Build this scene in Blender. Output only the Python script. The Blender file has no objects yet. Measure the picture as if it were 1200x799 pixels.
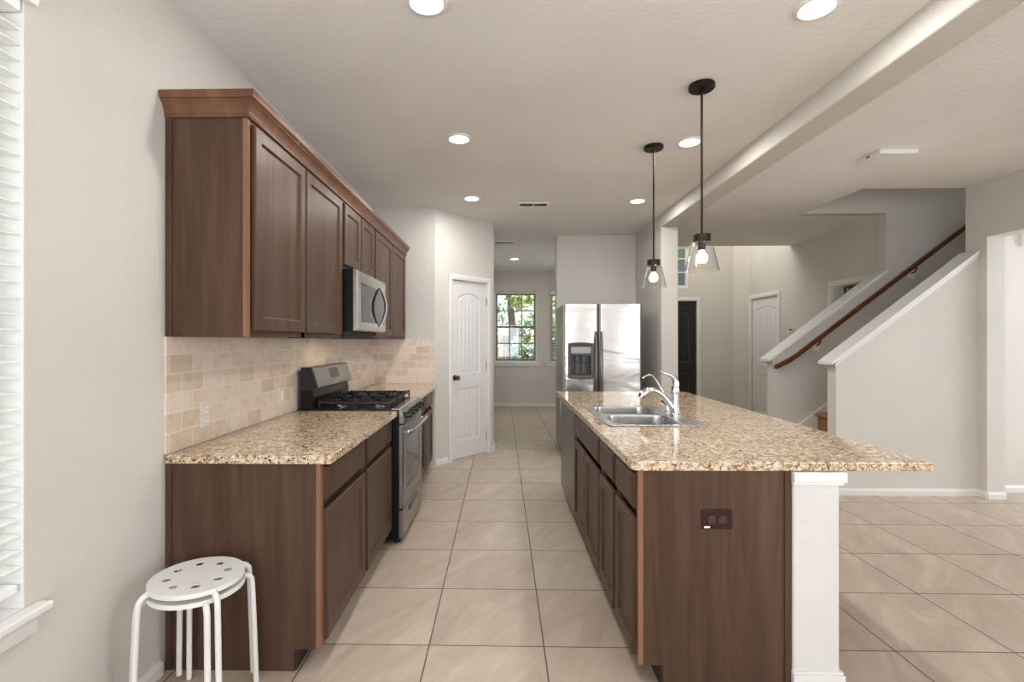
import bpy, bmesh, math, random
from mathutils import Vector, Matrix
from mathutils.geometry import tessellate_polygon

SC = bpy.context.scene
COL = SC.collection
PI = math.pi

# ------------------------------------------------------------------ camera
TH = math.atan(0.021)
cam_data = bpy.data.cameras.new('camera')
cam = bpy.data.objects.new('camera', cam_data)
COL.objects.link(cam)
cam.location = (0, 0, 1.35)
cam.rotation_euler = (PI / 2, 0, TH)
cam_data.sensor_width = 36
cam_data.lens = 588 / 1200 * 36
cam_data.shift_x = (600 - 575.7) / 1200
cam_data.shift_y = -0.0004
cam_data.clip_start = 0.05
SC.camera = cam

# ------------------------------------------------------------------ look, world, sun, window daylight, added fill lamps
SC.view_settings.view_transform = 'Standard'
SC.view_settings.look = 'None'
SC.view_settings.gamma = 1
SC.view_settings.use_curve_mapping = False
SC.view_settings.exposure = 0.34
SC.cycles.use_denoising = True
SC.cycles.max_bounces = 10
SC.cycles.diffuse_bounces = 6
SC.cycles.glossy_bounces = 5
SC.cycles.transparent_max_bounces = 16
SC.cycles.sample_clamp_indirect = 6.0
SC.cycles.caustics_reflective = False
SC.cycles.caustics_refractive = False

W = bpy.data.worlds.new('world')
SC.world = W
W.use_nodes = True
W.node_tree.nodes['Background'].inputs[0].default_value = (0.90, 0.95, 1.0, 1)
W.node_tree.nodes['Background'].inputs[1].default_value = 1.3

def lamp(name, kind, loc, rot, energy, color=(1, 1, 1), **kw):
    d = bpy.data.lights.new(name, kind)
    d.energy = energy
    d.color = color
    for k, v in kw.items():
        setattr(d, k, v)
    o = bpy.data.objects.new(name, d)
    COL.objects.link(o)
    o.location = loc
    o.rotation_euler = rot
    return o

lamp('sun', 'SUN', (0, 0, 20), (math.radians(42), 0, math.radians(25)), 8.0, (1, 0.94, 0.85), angle=0.01)
DAY = (0.90, 0.97, 1.08)
# added area lamps out of view, standing in for daylight in rooms and stairs
lamp('fill_rear', 'AREA', (-0.2, -3.52, 1.35), (PI / 2 + 0.65, 0, 0), 84, DAY, shape='RECTANGLE', size=2.0, size_y=1.9)  # invented source behind the camera, brightens the whole kitchen
lamp('fill_nook', 'AREA', (-1.30, -2.0, 1.45), (0, -PI / 2 - 0.65, 0), 50, DAY, shape='RECTANGLE', size=1.5, size_y=2.2)  # fill light at a made-up side opening behind the camera
lamp('fill_living', 'AREA', (4.06, -1.6, 1.45), (0, PI / 2 + 0.65, 0), 86, DAY, shape='RECTANGLE', size=1.6, size_y=2.6)  # added fill on the stair side, brightens the range wall
lamp('fill_upper_hall', 'AREA', (2.03, 7.9, 3.9), (0, -PI / 2 + 0.3, 0), 34, (1, 0.985, 0.95), shape='RECTANGLE', size=1.2, size_y=1.0)  # no window here; lamp added to brighten the entry wall
lamp('fill_foyer', 'AREA', (3.0, 8.70, 4.3), (-PI / 2, 0, 0), 26, (1, 0.985, 0.95), shape='RECTANGLE', size=1.4, size_y=1.2)  # fill lamp at an upper opening made up for the foyer
lamp('fill_landing', 'AREA', (6.4, 5.0, 5.2), (0, math.radians(50), 0), 20, DAY, shape='RECTANGLE', size=0.7, size_y=0.7)  # added lamp that lifts the dark stair shaft
lamp('fill_breakfast', 'AREA', (1.78, 8.6, 1.5), (0, PI / 2, 0), 5, DAY, shape='RECTANGLE', size=1.3, size_y=1.4)  # hidden fill added to lift the dark hall and back room
lamp('fill_study', 'AREA', (6.9, 3.3, 1.5), (0, PI / 2, 0), 55, DAY, shape='RECTANGLE', size=1.6, size_y=1.5)  # unseen fill lamp in the room beyond the doorway
lamp('daylight_kitchen_window', 'AREA', (-1.62, 0.55, 1.5), (0, -PI / 2, 0), 2.5, DAY, shape='RECTANGLE', size=1.6, size_y=1.5)

LIGHT_W = 9.0      # watts of each recessed light

# ------------------------------------------------------------------ materials
def s2l(c):
    return tuple(((v / 255) / 12.92) if v / 255 <= 0.04045 else (((v / 255) + 0.055) / 1.055) ** 2.4 for v in c)

def rgba(c):
    return (*s2l(c), 1)

class M:
    def __init__(s, name):
        s.m = bpy.data.materials.new(name)
        s.m.use_nodes = True
        s.t = s.m.node_tree
        s.b = s.t.nodes['Principled BSDF']
    def n(s, typ, **kw):
        x = s.t.nodes.new(typ)
        for k, v in kw.items():
            if k[0] == 'i' and k[1:].isdigit():
                x.inputs[int(k[1:])].default_value = v
            elif hasattr(x, k):
                setattr(x, k, v)
            else:
                x.inputs[k].default_value = v
        return x
    def l(s, a, b):
        s.t.links.new(a, b)
    def set(s, **kw):
        for k, v in kw.items():
            s.b.inputs[k.replace('_', ' ')].default_value = v
        return s
    def coord(s, scale=(1, 1, 1), out='Object', rot=(0, 0, 0), loc=(0, 0, 0)):
        tc = s.n('ShaderNodeTexCoord')
        mp = s.n('ShaderNodeMapping')
        mp.inputs['Scale'].default_value = scale
        mp.inputs['Rotation'].default_value = rot
        mp.inputs['Location'].default_value = loc
        s.l(tc.outputs[out], mp.inputs[0])
        return mp.outputs[0]
    def noise(s, vec, scale, detail=3, rough=0.5, dist=0.0):
        x = s.n('ShaderNodeTexNoise')
        x.inputs['Scale'].default_value = scale
        x.inputs['Detail'].default_value = detail
        x.inputs['Roughness'].default_value = rough
        x.inputs['Distortion'].default_value = dist
        s.l(vec, x.inputs['Vector'])
        return x.outputs['Fac']
    def ramp(s, fac, stops, interp='LINEAR'):
        x = s.n('ShaderNodeValToRGB')
        x.color_ramp.interpolation = interp
        e = x.color_ramp.elements
        while len(e) < len(stops):
            e.new(0.5)
        for q, (p, c) in zip(e, stops):
            q.position = p
            q.color = c if len(c) == 4 else (*c, 1)
        s.l(fac, x.inputs[0])
        return x.outputs[0]
    def mix(s, fac, a, b, blend='MIX'):
        x = s.n('ShaderNodeMix', data_type='RGBA', blend_type=blend)
        for sock, v in ((x.inputs[0], fac), (x.inputs[6], a), (x.inputs[7], b)):
            if hasattr(v, 'is_linked') or hasattr(v, 'links'):
                s.l(v, sock)
            else:
                sock.default_value = v
        return x.outputs[2]
    def bump(s, height, strength, dist=0.01):
        x = s.n('ShaderNodeBump')
        x.inputs['Strength'].default_value = strength
        x.inputs['Distance'].default_value = dist
        s.l(height, x.inputs['Height'])
        s.l(x.outputs[0], s.b.inputs['Normal'])
    def color(s, sock):
        s.l(sock, s.b.inputs['Base Color'])

def plain(name, c, rough=0.5, metal=0.0, **kw):
    m = M(name)
    m.set(Base_Color=rgba(c), Roughness=rough, Metallic=metal, **kw)
    return m.m

def painted(name, c, scale=70, strength=0.12, rough=0.75):
    m = M(name)
    v = m.coord()
    n1 = m.noise(v, scale, 4, 0.55)
    n2 = m.noise(v, 1.3, 2, 0.5)
    d = tuple(x * 0.965 for x in c)
    m.color(m.ramp(n2, [(0.3, rgba(d)), (0.7, rgba(c))]))
    m.set(Roughness=rough)
    m.bump(n1, strength, 0.006)
    return m.m

MAT = {}
MAT['wall'] = painted('wall_paint', (211, 206, 198), 60, 0.45)
MAT['ceiling'] = painted('ceiling_paint', (240, 238, 234), 42, 0.6, 0.9)
MAT['post'] = painted('post_paint', (216, 213, 207), 45, 0.5)
MAT['trim'] = plain('trim_white', (226, 224, 220), 0.35)
MAT['door_white'] = plain('door_white', (224, 223, 221), 0.38)
MAT['door_dark'] = plain('door_dark', (38, 33, 32), 0.35)
MAT['blind'] = plain('blind_white', (244, 243, 240), 0.45)
MAT['plastic_white'] = plain('plastic_white', (236, 234, 230), 0.4)
MAT['socket_hole'] = plain('socket_hole', (40, 38, 36), 0.6)
MAT['black_gloss'] = plain('black_gloss', (14, 14, 15), 0.16)
MAT['black_satin'] = plain('black_satin', (12, 12, 12), 0.35, 0.0, Specular_IOR_Level=0.25)
MAT['black_matte'] = plain('black_matte', (18, 18, 18), 0.55)
MAT['cast_iron'] = plain('cast_iron', (22, 22, 23), 0.42)
MAT['dark_glass'] = plain('dark_glass', (24, 24, 26), 0.05, 0.0, Specular_IOR_Level=0.6)
MAT['bronze'] = plain('dark_bronze', (48, 39, 34), 0.38, 0.75)
MAT['knob_bronze'] = plain('knob_bronze', (120, 96, 72), 0.3, 0.9)
MAT['chrome'] = plain('chrome', (222, 222, 222), 0.07, 1.0)
MAT['nickel'] = plain('nickel', (190, 186, 178), 0.3, 1.0)
MAT['plug_brown'] = plain('brown_plastic', (44, 21, 17), 0.45, 0.0, Specular_IOR_Level=0.3)
MAT['socket_brown'] = plain('socket_brown', (72, 42, 35), 0.35)
MAT['plate_beige'] = plain('plate_beige', (222, 212, 200), 0.3)
MAT['stool_white'] = plain('stool_white', (228, 226, 221), 0.4)
MAT['grey_plastic'] = plain('grey_plastic', (76, 74, 71), 0.4)
MAT['dark_plastic'] = plain('dark_plastic', (46, 44, 42), 0.35)
MAT['vent_dark'] = plain('vent_dark', (70, 66, 60), 0.8)
MAT['porch'] = plain('porch_siding', (150, 168, 178), 0.7)
MAT['sash'] = plain('sash_backlit', (124, 117, 104), 0.45)  # backlit darkness of the sashes put into their colour

def steel(name, c, rough, wave=0.0, brush=(2, 2, 220)):
    m = M(name)
    v = m.coord(brush)
    n = m.noise(v, 1.0, 3, 0.6)
    m.set(Metallic=1.0)
    m.color(m.ramp(n, [(0.3, rgba(tuple(x * 0.94 for x in c))), (0.7, rgba(c))]))
    r = m.n('ShaderNodeMapRange')
    m.l(n, r.inputs[0])
    r.inputs[3].default_value = rough * 0.8
    r.inputs[4].default_value = rough * 1.25
    m.l(r.outputs[0], m.b.inputs['Roughness'])
    if wave:
        w = m.noise(m.coord((1.6, 1.6, 5.0)), 1.0, 2, 0.5, 0.4)
        m.bump(w, wave, 0.05)
    return m.m

MAT['steel_fridge'] = steel('brushed_steel_fridge', (205, 203, 200), 0.24, 0.22, (260, 260, 3))
MAT['steel'] = steel('brushed_steel', (206, 202, 197), 0.24, 0.0, (260, 3, 260))
MAT['steel_mid'] = steel('brushed_steel_range', (168, 164, 160), 0.28, 0.0, (260, 3, 260))
MAT['steel_dark'] = steel('brushed_steel_dark', (122, 118, 115), 0.3, 0.0, (260, 260, 3))
MAT['steel_sink'] = steel('brushed_steel_sink', (205, 203, 202), 0.27, 0.0, (200, 3, 200))
MAT['steel_side'] = plain('grey_cabinet_side', (150, 147, 143), 0.35, 0.6)

def wood(name, a, b, c, rough=0.36, grain=(26, 26, 1.6), bands=True):
    m = M(name)
    v = m.coord(grain)
    n = m.noise(v, 1.0, 6, 0.6, 0.6)
    v2 = m.coord((7, 7, 0.5))
    n2 = m.noise(v2, 1.0, 3, 0.5, 0.3)
    col = m.ramp(n, [(0.25, rgba(a)), (0.55, rgba(b)), (0.8, rgba(c))])
    col2 = m.ramp(n2, [(0.3, (0.80, 0.78, 0.77, 1)), (0.7, (1.12, 1.1, 1.08, 1))])
    m.color(m.mix(1.0, col, col2, 'MULTIPLY'))
    m.set(Roughness=rough)
    m.set(Specular_Tint=(1.0, 0.70, 0.46, 1), IOR=1.32)
    m.bump(n, 0.05, 0.003)
    return m.m

MAT['wood'] = wood('walnut_stain', (67, 51, 42), (83, 64, 54), (96, 75, 63), 0.4)
MAT['wood_crown_lit'] = wood('walnut_crown_lit', (96, 67, 52), (114, 81, 63), (128, 94, 74), 0.38)  # paler copy of the walnut, light on the crown painted in
MAT['wood_edge_lit'] = wood('walnut_edge_lit', (122, 90, 71), (140, 105, 84), (154, 118, 95), 0.4)  # same walnut lightened to paint the lit ends of the face frames
MAT['rail_wood'] = wood('handrail_oak', (74, 42, 22), (94, 56, 30), (112, 68, 38), 0.3, (1.6, 26, 26))
MAT['tread_wood'] = wood('tread_carpet', (140, 104, 76), (160, 122, 92), (172, 136, 104), 0.8)
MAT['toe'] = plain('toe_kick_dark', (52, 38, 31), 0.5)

def granite():
    m = M('granite')
    v = m.coord()
    wob = m.n('ShaderNodeTexNoise')
    wob.inputs['Scale'].default_value = 60
    wob.inputs['Detail'].default_value = 3
    m.l(v, wob.inputs['Vector'])
    wv = m.n('ShaderNodeVectorMath', operation='MULTIPLY_ADD')
    m.l(wob.outputs['Color'], wv.inputs[0])
    wv.inputs[1].default_value = (0.02, 0.02, 0.02)
    m.l(v, wv.inputs[2])
    big = m.noise(wv.outputs[0], 52, 6, 0.72, 0.3)
    base = m.ramp(big, [(0.32, rgba((88, 68, 54))), (0.41, rgba((146, 118, 92))), (0.49, rgba((198, 173, 141))), (0.60, rgba((224, 209, 188))), (0.73, rgba((200, 167, 128)))])
    soft = m.noise(v, 9, 3, 0.55)
    base = m.mix(1.0, base, m.ramp(soft, [(0.35, (0.90, 0.86, 0.80, 1)), (0.65, (1.05, 1.05, 1.06, 1))]), 'MULTIPLY')
    vo = m.n('ShaderNodeTexVoronoi', feature='F1')
    vo.inputs['Scale'].default_value = 120
    m.l(wv.outputs[0], vo.inputs['Vector'])
    sep = m.n('ShaderNodeSeparateColor')
    m.l(vo.outputs['Color'], sep.inputs[0])
    grain = m.ramp(sep.outputs[0], [(0.0, (0.70, 0.64, 0.58, 1)), (0.45, (1, 1, 1, 1)), (1.0, (1.12, 1.13, 1.16, 1))])
    c1 = m.mix(0.75, base, grain, 'MULTIPLY')
    pick = m.ramp(sep.outputs[1], [(0.82, (0, 0, 0, 1)), (0.84, (1, 1, 1, 1))])
    near = m.ramp(vo.outputs['Distance'], [(0.35, (1, 1, 1, 1)), (0.6, (0, 0, 0, 1))])
    sp = m.mix(1.0, pick, near, 'MULTIPLY')
    c2 = m.mix(sp, c1, rgba((58, 50, 45)))
    pale = m.ramp(sep.outputs[2], [(0.82, (0, 0, 0, 1)), (0.86, (0.8, 0.8, 0.8, 1))])
    c2 = m.mix(m.mix(1.0, pale, near, 'MULTIPLY'), c2, rgba((232, 227, 218)))
    m.color(c2)
    m.set(Roughness=0.08, Specular_IOR_Level=0.6)
    return m.m
MAT['granite'] = granite()

def floor_tile():
    m = M('floor_tile')
    v = m.coord()
    bk = m.n('ShaderNodeTexBrick', offset=0.0, squash=1.0)
    bk.inputs['Scale'].default_value = 1.0
    bk.inputs['Brick Width'].default_value = 0.508
    bk.inputs['Row Height'].default_value = 0.508
    bk.inputs['Mortar Size'].default_value = 0.0032
    bk.inputs['Mortar Smooth'].default_value = 0.1
    bk.inputs['Color1'].default_value = (0, 0, 0, 1)
    bk.inputs['Color2'].default_value = (1, 1, 1, 1)
    bk.inputs['Mortar'].default_value = (0.5, 0.5, 0.5, 1)
    mp = m.coord(loc=(-0.186 + 5.08, -2.218 + 5.08, 0))
    m.l(mp, bk.inputs['Vector'])
    # every tile shifts its own veining
    add = m.n('ShaderNodeVectorMath', operation='MULTIPLY_ADD')
    m.l(bk.outputs['Color'], add.inputs[0])
    add.inputs[1].default_value = (7, 11, 5)
    rt = m.n('ShaderNodeMapping')
    rt.inputs['Scale'].default_value = (3.4, 1.0, 1)
    m.l(m.coord(rot=(0, 0, math.radians(28))), rt.inputs[0])
    m.l(rt.outputs[0], add.inputs[2])
    n = m.noise(add.outputs[0], 1.7, 9, 0.68, 1.1)
    n2 = m.noise(v, 60, 3, 0.6)
    col = m.ramp(n, [(0.26, rgba((166, 149, 132))), (0.48, rgba((183, 167, 150))), (0.56, rgba((189, 173, 156))), (0.74, rgba((205, 190, 173)))])
    tone = m.ramp(bk.outputs['Color'], [(0, (0.96, 0.95, 0.94, 1)), (1, (1.03, 1.03, 1.03, 1))])
    col = m.mix(1.0, col, tone, 'MULTIPLY')
    fine = m.ramp(n2, [(0.3, (0.97, 0.97, 0.97, 1)), (0.7, (1.02, 1.02, 1.02, 1))])
    col = m.mix(1.0, col, fine, 'MULTIPLY')
    col = m.mix(bk.outputs['Fac'], col, rgba((98, 84, 74)))
    m.color(col)
    r = m.n('ShaderNodeMapRange')
    m.l(bk.outputs['Fac'], r.inputs[0])
    r.inputs[3].default_value = 0.36
    r.inputs[4].default_value = 0.85
    m.l(r.outputs[0], m.b.inputs['Roughness'])
    inv = m.n('ShaderNodeMath', operation='SUBTRACT')
    inv.inputs[0].default_value = 1
    m.l(bk.outputs['Fac'], inv.inputs[1])
    m.bump(inv.outputs[0], 0.4, 0.002)
    return m.m
MAT['floor'] = floor_tile()

def splash_tile():
    m = M('travertine_tile')
    v = m.coord(out='UV')
    bk = m.n('ShaderNodeTexBrick', offset=0.5, squash=1.0)
    bk.inputs['Scale'].default_value = 1.0
    bk.inputs['Brick Width'].default_value = 0.158
    bk.inputs['Row Height'].default_value = 0.0815
    bk.inputs['Mortar Size'].default_value = 0.0032
    bk.inputs['Mortar Smooth'].default_value = 0.3
    bk.inputs['Color1'].default_value = (0, 0, 0, 1)
    bk.inputs['Color2'].default_value = (1, 1, 1, 1)
    bk.inputs['Mortar'].default_value = (0.5, 0.5, 0.5, 1)
    m.l(v, bk.inputs['Vector'])
    sh = m.n('ShaderNodeVectorMath', operation='MULTIPLY_ADD')
    m.l(bk.outputs['Color'], sh.inputs[0])
    sh.inputs[1].default_value = (9, 5, 13)
    m.l(v, sh.inputs[2])
    n = m.noise(sh.outputs[0], 13, 5, 0.62, 0.8)
    tone = m.ramp(bk.outputs['Color'], [(0, rgba((208, 188, 166))), (0.3, rgba((222, 206, 188))), (0.75, rgba((228, 214, 200))), (1, rgba((216, 192, 172)))])
    var = m.ramp(n, [(0.3, (0.86, 0.82, 0.78, 1)), (0.5, (1, 1, 1, 1)), (0.75, (1.05, 1.04, 1.03, 1))])
    col = m.mix(1.0, tone, var, 'MULTIPLY')
    pits = m.noise(sh.outputs[0], 38, 4, 0.7)
    pf = m.ramp(pits, [(0.66, (0, 0, 0, 1)), (0.74, (0.5, 0.5, 0.5, 1))])
    col = m.mix(pf, col, rgba((176, 142, 112)))
    col = m.mix(bk.outputs['Fac'], col, rgba((232, 222, 208)))
    m.color(col)
    m.set(Roughness=0.5)
    inv = m.n('ShaderNodeMath', operation='SUBTRACT')
    inv.inputs[0].default_value = 1
    m.l(bk.outputs['Fac'], inv.inputs[1])
    m.bump(inv.outputs[0], 0.5, 0.003)
    return m.m
MAT['splash'] = splash_tile()

def emit(name, c, strength):
    m = M(name)
    m.set(Base_Color=(*c, 1), Emission_Color=(*c, 1), Emission_Strength=strength)
    return m.m
MAT['lens'] = emit('light_lens', (1.0, 0.97, 0.92), 6.0)
MAT['bulb'] = emit('bulb_glow', (1.0, 0.86, 0.66), 14.0)
MAT['display'] = emit('clock_display', (0.10, 0.11, 0.12), 0.2)

def clear_glass(name, tint=(1, 1, 1), amount=1.0):
    m = M(name)
    t = m.t
    t.nodes.remove(m.b)
    tr = m.n('ShaderNodeBsdfTransparent')
    tr.inputs[0].default_value = (*tint, 1)
    gl = m.n('ShaderNodeBsdfGlossy')
    gl.inputs['Roughness'].default_value = 0.02
    lw = m.n('ShaderNodeLayerWeight')
    lw.inputs[0].default_value = 0.5
    pw_ = m.n('ShaderNodeMath', operation='POWER')
    m.l(lw.outputs['Facing'], pw_.inputs[0])
    pw_.inputs[1].default_value = 2.6
    fr = m.n('ShaderNodeMapRange')
    m.l(pw_.outputs[0], fr.inputs[0])
    fr.inputs[3].default_value = 0.05
    fr.inputs[4].default_value = 0.75
    mu = m.n('ShaderNodeMath', operation='MULTIPLY')
    mu.inputs[1].default_value = amount
    m.l(fr.outputs[0], mu.inputs[0])
    mx = m.n('ShaderNodeMixShader')
    m.l(mu.outputs[0], mx.inputs[0])
    m.l(tr.outputs[0], mx.inputs[1])
    m.l(gl.outputs[0], mx.inputs[2])
    m.l(mx.outputs[0], t.nodes['Material Output'].inputs[0])
    return m.m
MAT['shade_glass'] = clear_glass('shade_glass', (0.97, 0.965, 0.955), 1.0)
MAT['pane'] = clear_glass('window_glass', (0.95, 0.97, 0.96), 0.8)

def leaf(name, a, b, c):
    m = M(name)
    n = m.noise(m.coord(), 2.6, 3, 0.6)
    m.color(m.ramp(n, [(0.3, rgba(a)), (0.5, rgba(b)), (0.7, rgba(c))]))
    m.set(Roughness=0.5)
    m.b.inputs['Transmission Weight'].default_value = 0.0
    return m.m
MAT['leaf_a'] = leaf('leaf_green', (124, 142, 92), (172, 186, 128), (222, 226, 180))
MAT['leaf_b'] = leaf('leaf_deep', (104, 130, 110), (152, 176, 156), (206, 218, 200))
MAT['bark'] = plain('bark', (104, 84, 66), 0.9)
MAT['ground'] = plain('yard_ground', (128, 132, 96), 0.9)
MAT['fence'] = wood('fence_cedar', (132, 112, 90), (152, 130, 104), (168, 146, 118), 0.8)

# ------------------------------------------------------------------ mesh builder
class MB:
    """collects shapes in world coordinates and links them as one mesh object"""
    def __init__(s):
        s.bm = bmesh.new()
    def box(s, x0, x1, y0, y1, z0, z1, bev=0.0, seg=2):
        t = bmesh.new()
        bmesh.ops.create_cube(t, size=1)
        for v in t.verts:
            v.co = Vector((x0 + (v.co.x + .5) * (x1 - x0), y0 + (v.co.y + .5) * (y1 - y0), z0 + (v.co.z + .5) * (z1 - z0)))
        if bev:
            bmesh.ops.bevel(t, geom=list(t.edges), offset=bev, segments=seg, affect='EDGES', profile=0.5)
        s.add(t)
        return s
    def add(s, t, mat=None):
        if mat is not None:
            bmesh.ops.transform(t, matrix=mat, verts=list(t.verts))
        me = bpy.data.meshes.new('tmp')
        t.to_mesh(me)
        t.free()
        s.bm.from_mesh(me)
        bpy.data.meshes.remove(me)
    def loft(s, rings, closed=True, cap0=True, cap1=True):
        vs = [[s.bm.verts.new(p) for p in r] for r in rings]
        n = len(vs[0])
        for a, b in zip(vs, vs[1:]):
            for i in range(n if closed else n - 1):
                j = (i + 1) % n
                try:
                    s.bm.faces.new((a[i], a[j], b[j], b[i]))
                except ValueError:
                    pass
        if closed and cap0:
            s.bm.faces.new(list(reversed(vs[0])))
        if closed and cap1:
            s.bm.faces.new(vs[-1])
        return s
    def lathe(s, prof, cx, cy, seg=32, cap0=True, cap1=True):
        rings = [[(cx + r * math.cos(2 * PI * k / seg), cy + r * math.sin(2 * PI * k / seg), z) for k in range(seg)] for r, z in prof]
        return s.loft(rings, True, cap0, cap1)
    def tube(s, pts, rad, seg=12, smooth=0, caps=True):
        pts = [Vector(p) for p in pts]
        rads = list(rad) if hasattr(rad, '__len__') else [rad] * len(pts)
        if smooth:
            q, rr = [], []
            for i in range(len(pts) - 1):
                p0, p1, p2, p3 = pts[max(i - 1, 0)], pts[i], pts[i + 1], pts[min(i + 2, len(pts) - 1)]
                for k in range(smooth):
                    t = k / smooth
                    q.append(0.5 * ((2 * p1) + (p2 - p0) * t + (2 * p0 - 5 * p1 + 4 * p2 - p3) * t * t + (3 * p1 - p0 - 3 * p2 + p3) * t ** 3))
                    rr.append(rads[i] * (1 - t) + rads[i + 1] * t)
            q.append(pts[-1])
            rr.append(rads[-1])
            pts, rads = q, rr
        rings = []
        up = None
        for i, p in enumerate(pts):
            d = (pts[min(i + 1, len(pts) - 1)] - pts[max(i - 1, 0)]).normalized()
            if up is None:
                up = d.orthogonal().normalized()
            up = (up - d * up.dot(d)).normalized()
            w = d.cross(up)
            rings.append([p + rads[i] * (math.cos(2 * PI * k / seg) * up + math.sin(2 * PI * k / seg) * w) for k in range(seg)])
        return s.loft(rings, True, caps, caps)
    def prism(s, poly, axis, a, b):
        """poly of 2D points swept along axis from a to b"""
        def P(u, v, w):
            return {'x': (w, u, v), 'y': (u, w, v), 'z': (u, v, w)}[axis]
        return s.loft([[P(u, v, a) for u, v in poly], [P(u, v, b) for u, v in poly]])
    def plate(s, outer, holes, z0, z1, bev=0.0):
        """flat plate with holes; its outer edge rounded by bev"""
        def inset(poly, d):
            n = len(poly)
            out = []
            for i in range(n):
                a, b, c = Vector(poly[i - 1]), Vector(poly[i]), Vector(poly[(i + 1) % n])
                e1, e2 = (b - a).normalized(), (c - b).normalized()
                n1, n2 = Vector((-e1.y, e1.x)), Vector((-e2.y, e2.x))
                m = (n1 + n2)
                m = m / max(m.length_squared * 0.5, 1e-6)
                out.append(tuple(b + m * d))
            return out
        inner = inset(outer, bev) if bev else outer
        def ring(poly, z):
            return [(x, y, z) for x, y in poly]
        if bev:
            k = bev * 0.3
            mid = inset(outer, k)
            rings = [ring(inner, z0), ring(mid, z0 + k), ring(outer, z0 + bev), ring(outer, z1 - bev), ring(mid, z1 - k), ring(inner, z1)]
        else:
            rings = [ring(outer, z0), ring(outer, z1)]
        s.loft(rings, True, False, False)
        for h in holes:
            s.loft([ring(h, z1), ring(h, z0)], True, False, False)
        for z, flip in ((z0, True), (z1, False)):
            loops = [ring(inner, z)] + [ring(h, z) for h in holes]
            flat = [p for q in loops for p in q]
            vs = [s.bm.verts.new(p) for p in flat]
            for t in tessellate_polygon([[Vector(p) for p in q] for q in loops]):
                try:
                    s.bm.faces.new([vs[i] for i in t])
                except ValueError:
                    pass
        return s
    def quad(s, a, b, c, d):
        s.bm.faces.new([s.bm.verts.new(p) for p in (a, b, c, d)])
        return s
    def obj(s, name, mat, parent=None, smooth=None, origin=None):
        bm = s.bm
        bmesh.ops.remove_doubles(bm, verts=list(bm.verts), dist=1e-5)
        bmesh.ops.recalc_face_normals(bm, faces=list(bm.faces))
        me = bpy.data.meshes.new(name)
        root = parent
        while root is not None and root.parent is not None:
            root = root.parent
        off = Vector((0, 0, 0))
        if root is not None:
            off = Vector(root.location)
        elif origin is not None:
            off = Vector(origin)
        bmesh.ops.translate(bm, vec=-off, verts=list(bm.verts))
        if smooth is not None:
            for f in bm.faces:
                f.smooth = True
            for e in bm.edges:
                if len(e.link_faces) == 2 and e.calc_face_angle(0) > math.radians(smooth):
                    e.smooth = False
        bm.to_mesh(me)
        bm.free()
        o = bpy.data.objects.new(name, me)
        me.materials.append(MAT[mat] if isinstance(mat, str) else mat)
        COL.objects.link(o)
        if smooth is not None:
            wn = o.modifiers.new('weighted_normals', 'WEIGHTED_NORMAL')
            wn.keep_sharp = True
            wn.weight = 80
        if parent is not None:
            o.parent = parent
        elif origin is not None:
            o.location = off
        return o

def tag(o, label, cat, group=None):
    o['label'] = label
    o['category'] = cat
    if group:
        o['group'] = group
    return o

def thing(name, label, cat, loc, group=None):
    o = bpy.data.objects.new(name, None)
    o.empty_display_size = 0.1
    COL.objects.link(o)
    o.location = loc
    return tag(o, label, cat, group)

def struct(o):
    o['kind'] = 'structure'
    return o

def box(name, mat, parent, *a, bev=0.0, seg=2, smooth=None):
    return MB().box(*a, bev=bev, seg=seg).obj(name, mat, parent, smooth if smooth is not None else (40 if bev else None))

def wall_grid(axis, a0, a1, u0, u1, v0, v1, openings=()):
    """wall between two parallel planes with rectangular openings; axis 'x' or 'y' is its thickness, u the other level axis, v height"""
    us = sorted({u0, u1, *[q for o in openings for q in o[:2]]})
    vs = sorted({v0, v1, *[q for o in openings for q in o[2:]]})
    us = [u for u in us if u0 <= u <= u1]
    vs = [v for v in vs if v0 <= v <= v1]
    mb = MB()
    def P(a, u, v):
        return (a, u, v) if axis == 'x' else (u, a, v)
    def solid(i, j):
        if not (0 <= i < len(us) - 1 and 0 <= j < len(vs) - 1):
            return False
        cu, cv = (us[i] + us[i + 1]) / 2, (vs[j] + vs[j + 1]) / 2
        return not any(o[0] < cu < o[1] and o[2] < cv < o[3] for o in openings)
    for i in range(len(us) - 1):
        for j in range(len(vs) - 1):
            if not solid(i, j):
                continue
            ua, ub, va, vb = us[i], us[i + 1], vs[j], vs[j + 1]
            for a in (a0, a1):
                mb.quad(P(a, ua, va), P(a, ub, va), P(a, ub, vb), P(a, ua, vb))
            if not solid(i - 1, j):
                mb.quad(P(a0, ua, va), P(a1, ua, va), P(a1, ua, vb), P(a0, ua, vb))
            if not solid(i + 1, j):
                mb.quad(P(a0, ub, va), P(a1, ub, va), P(a1, ub, vb), P(a0, ub, vb))
            if not solid(i, j - 1):
                mb.quad(P(a0, ua, va), P(a1, ua, va), P(a1, ub, va), P(a0, ub, va))
            if not solid(i, j + 1):
                mb.quad(P(a0, ua, vb), P(a1, ua, vb), P(a1, ub, vb), P(a0, ub, vb))
    return mb

def rrect(x0, x1, y0, y1, r, n=6):
    out = []
    for cx, cy, a in ((x1 - r, y0 + r, -PI / 2), (x1 - r, y1 - r, 0), (x0 + r, y1 - r, PI / 2), (x0 + r, y0 + r, PI)):
        for k in range(n + 1):
            t = a + k * PI / 2 / n
            out.append((cx + r * math.cos(t), cy + r * math.sin(t)))
    return out

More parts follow.
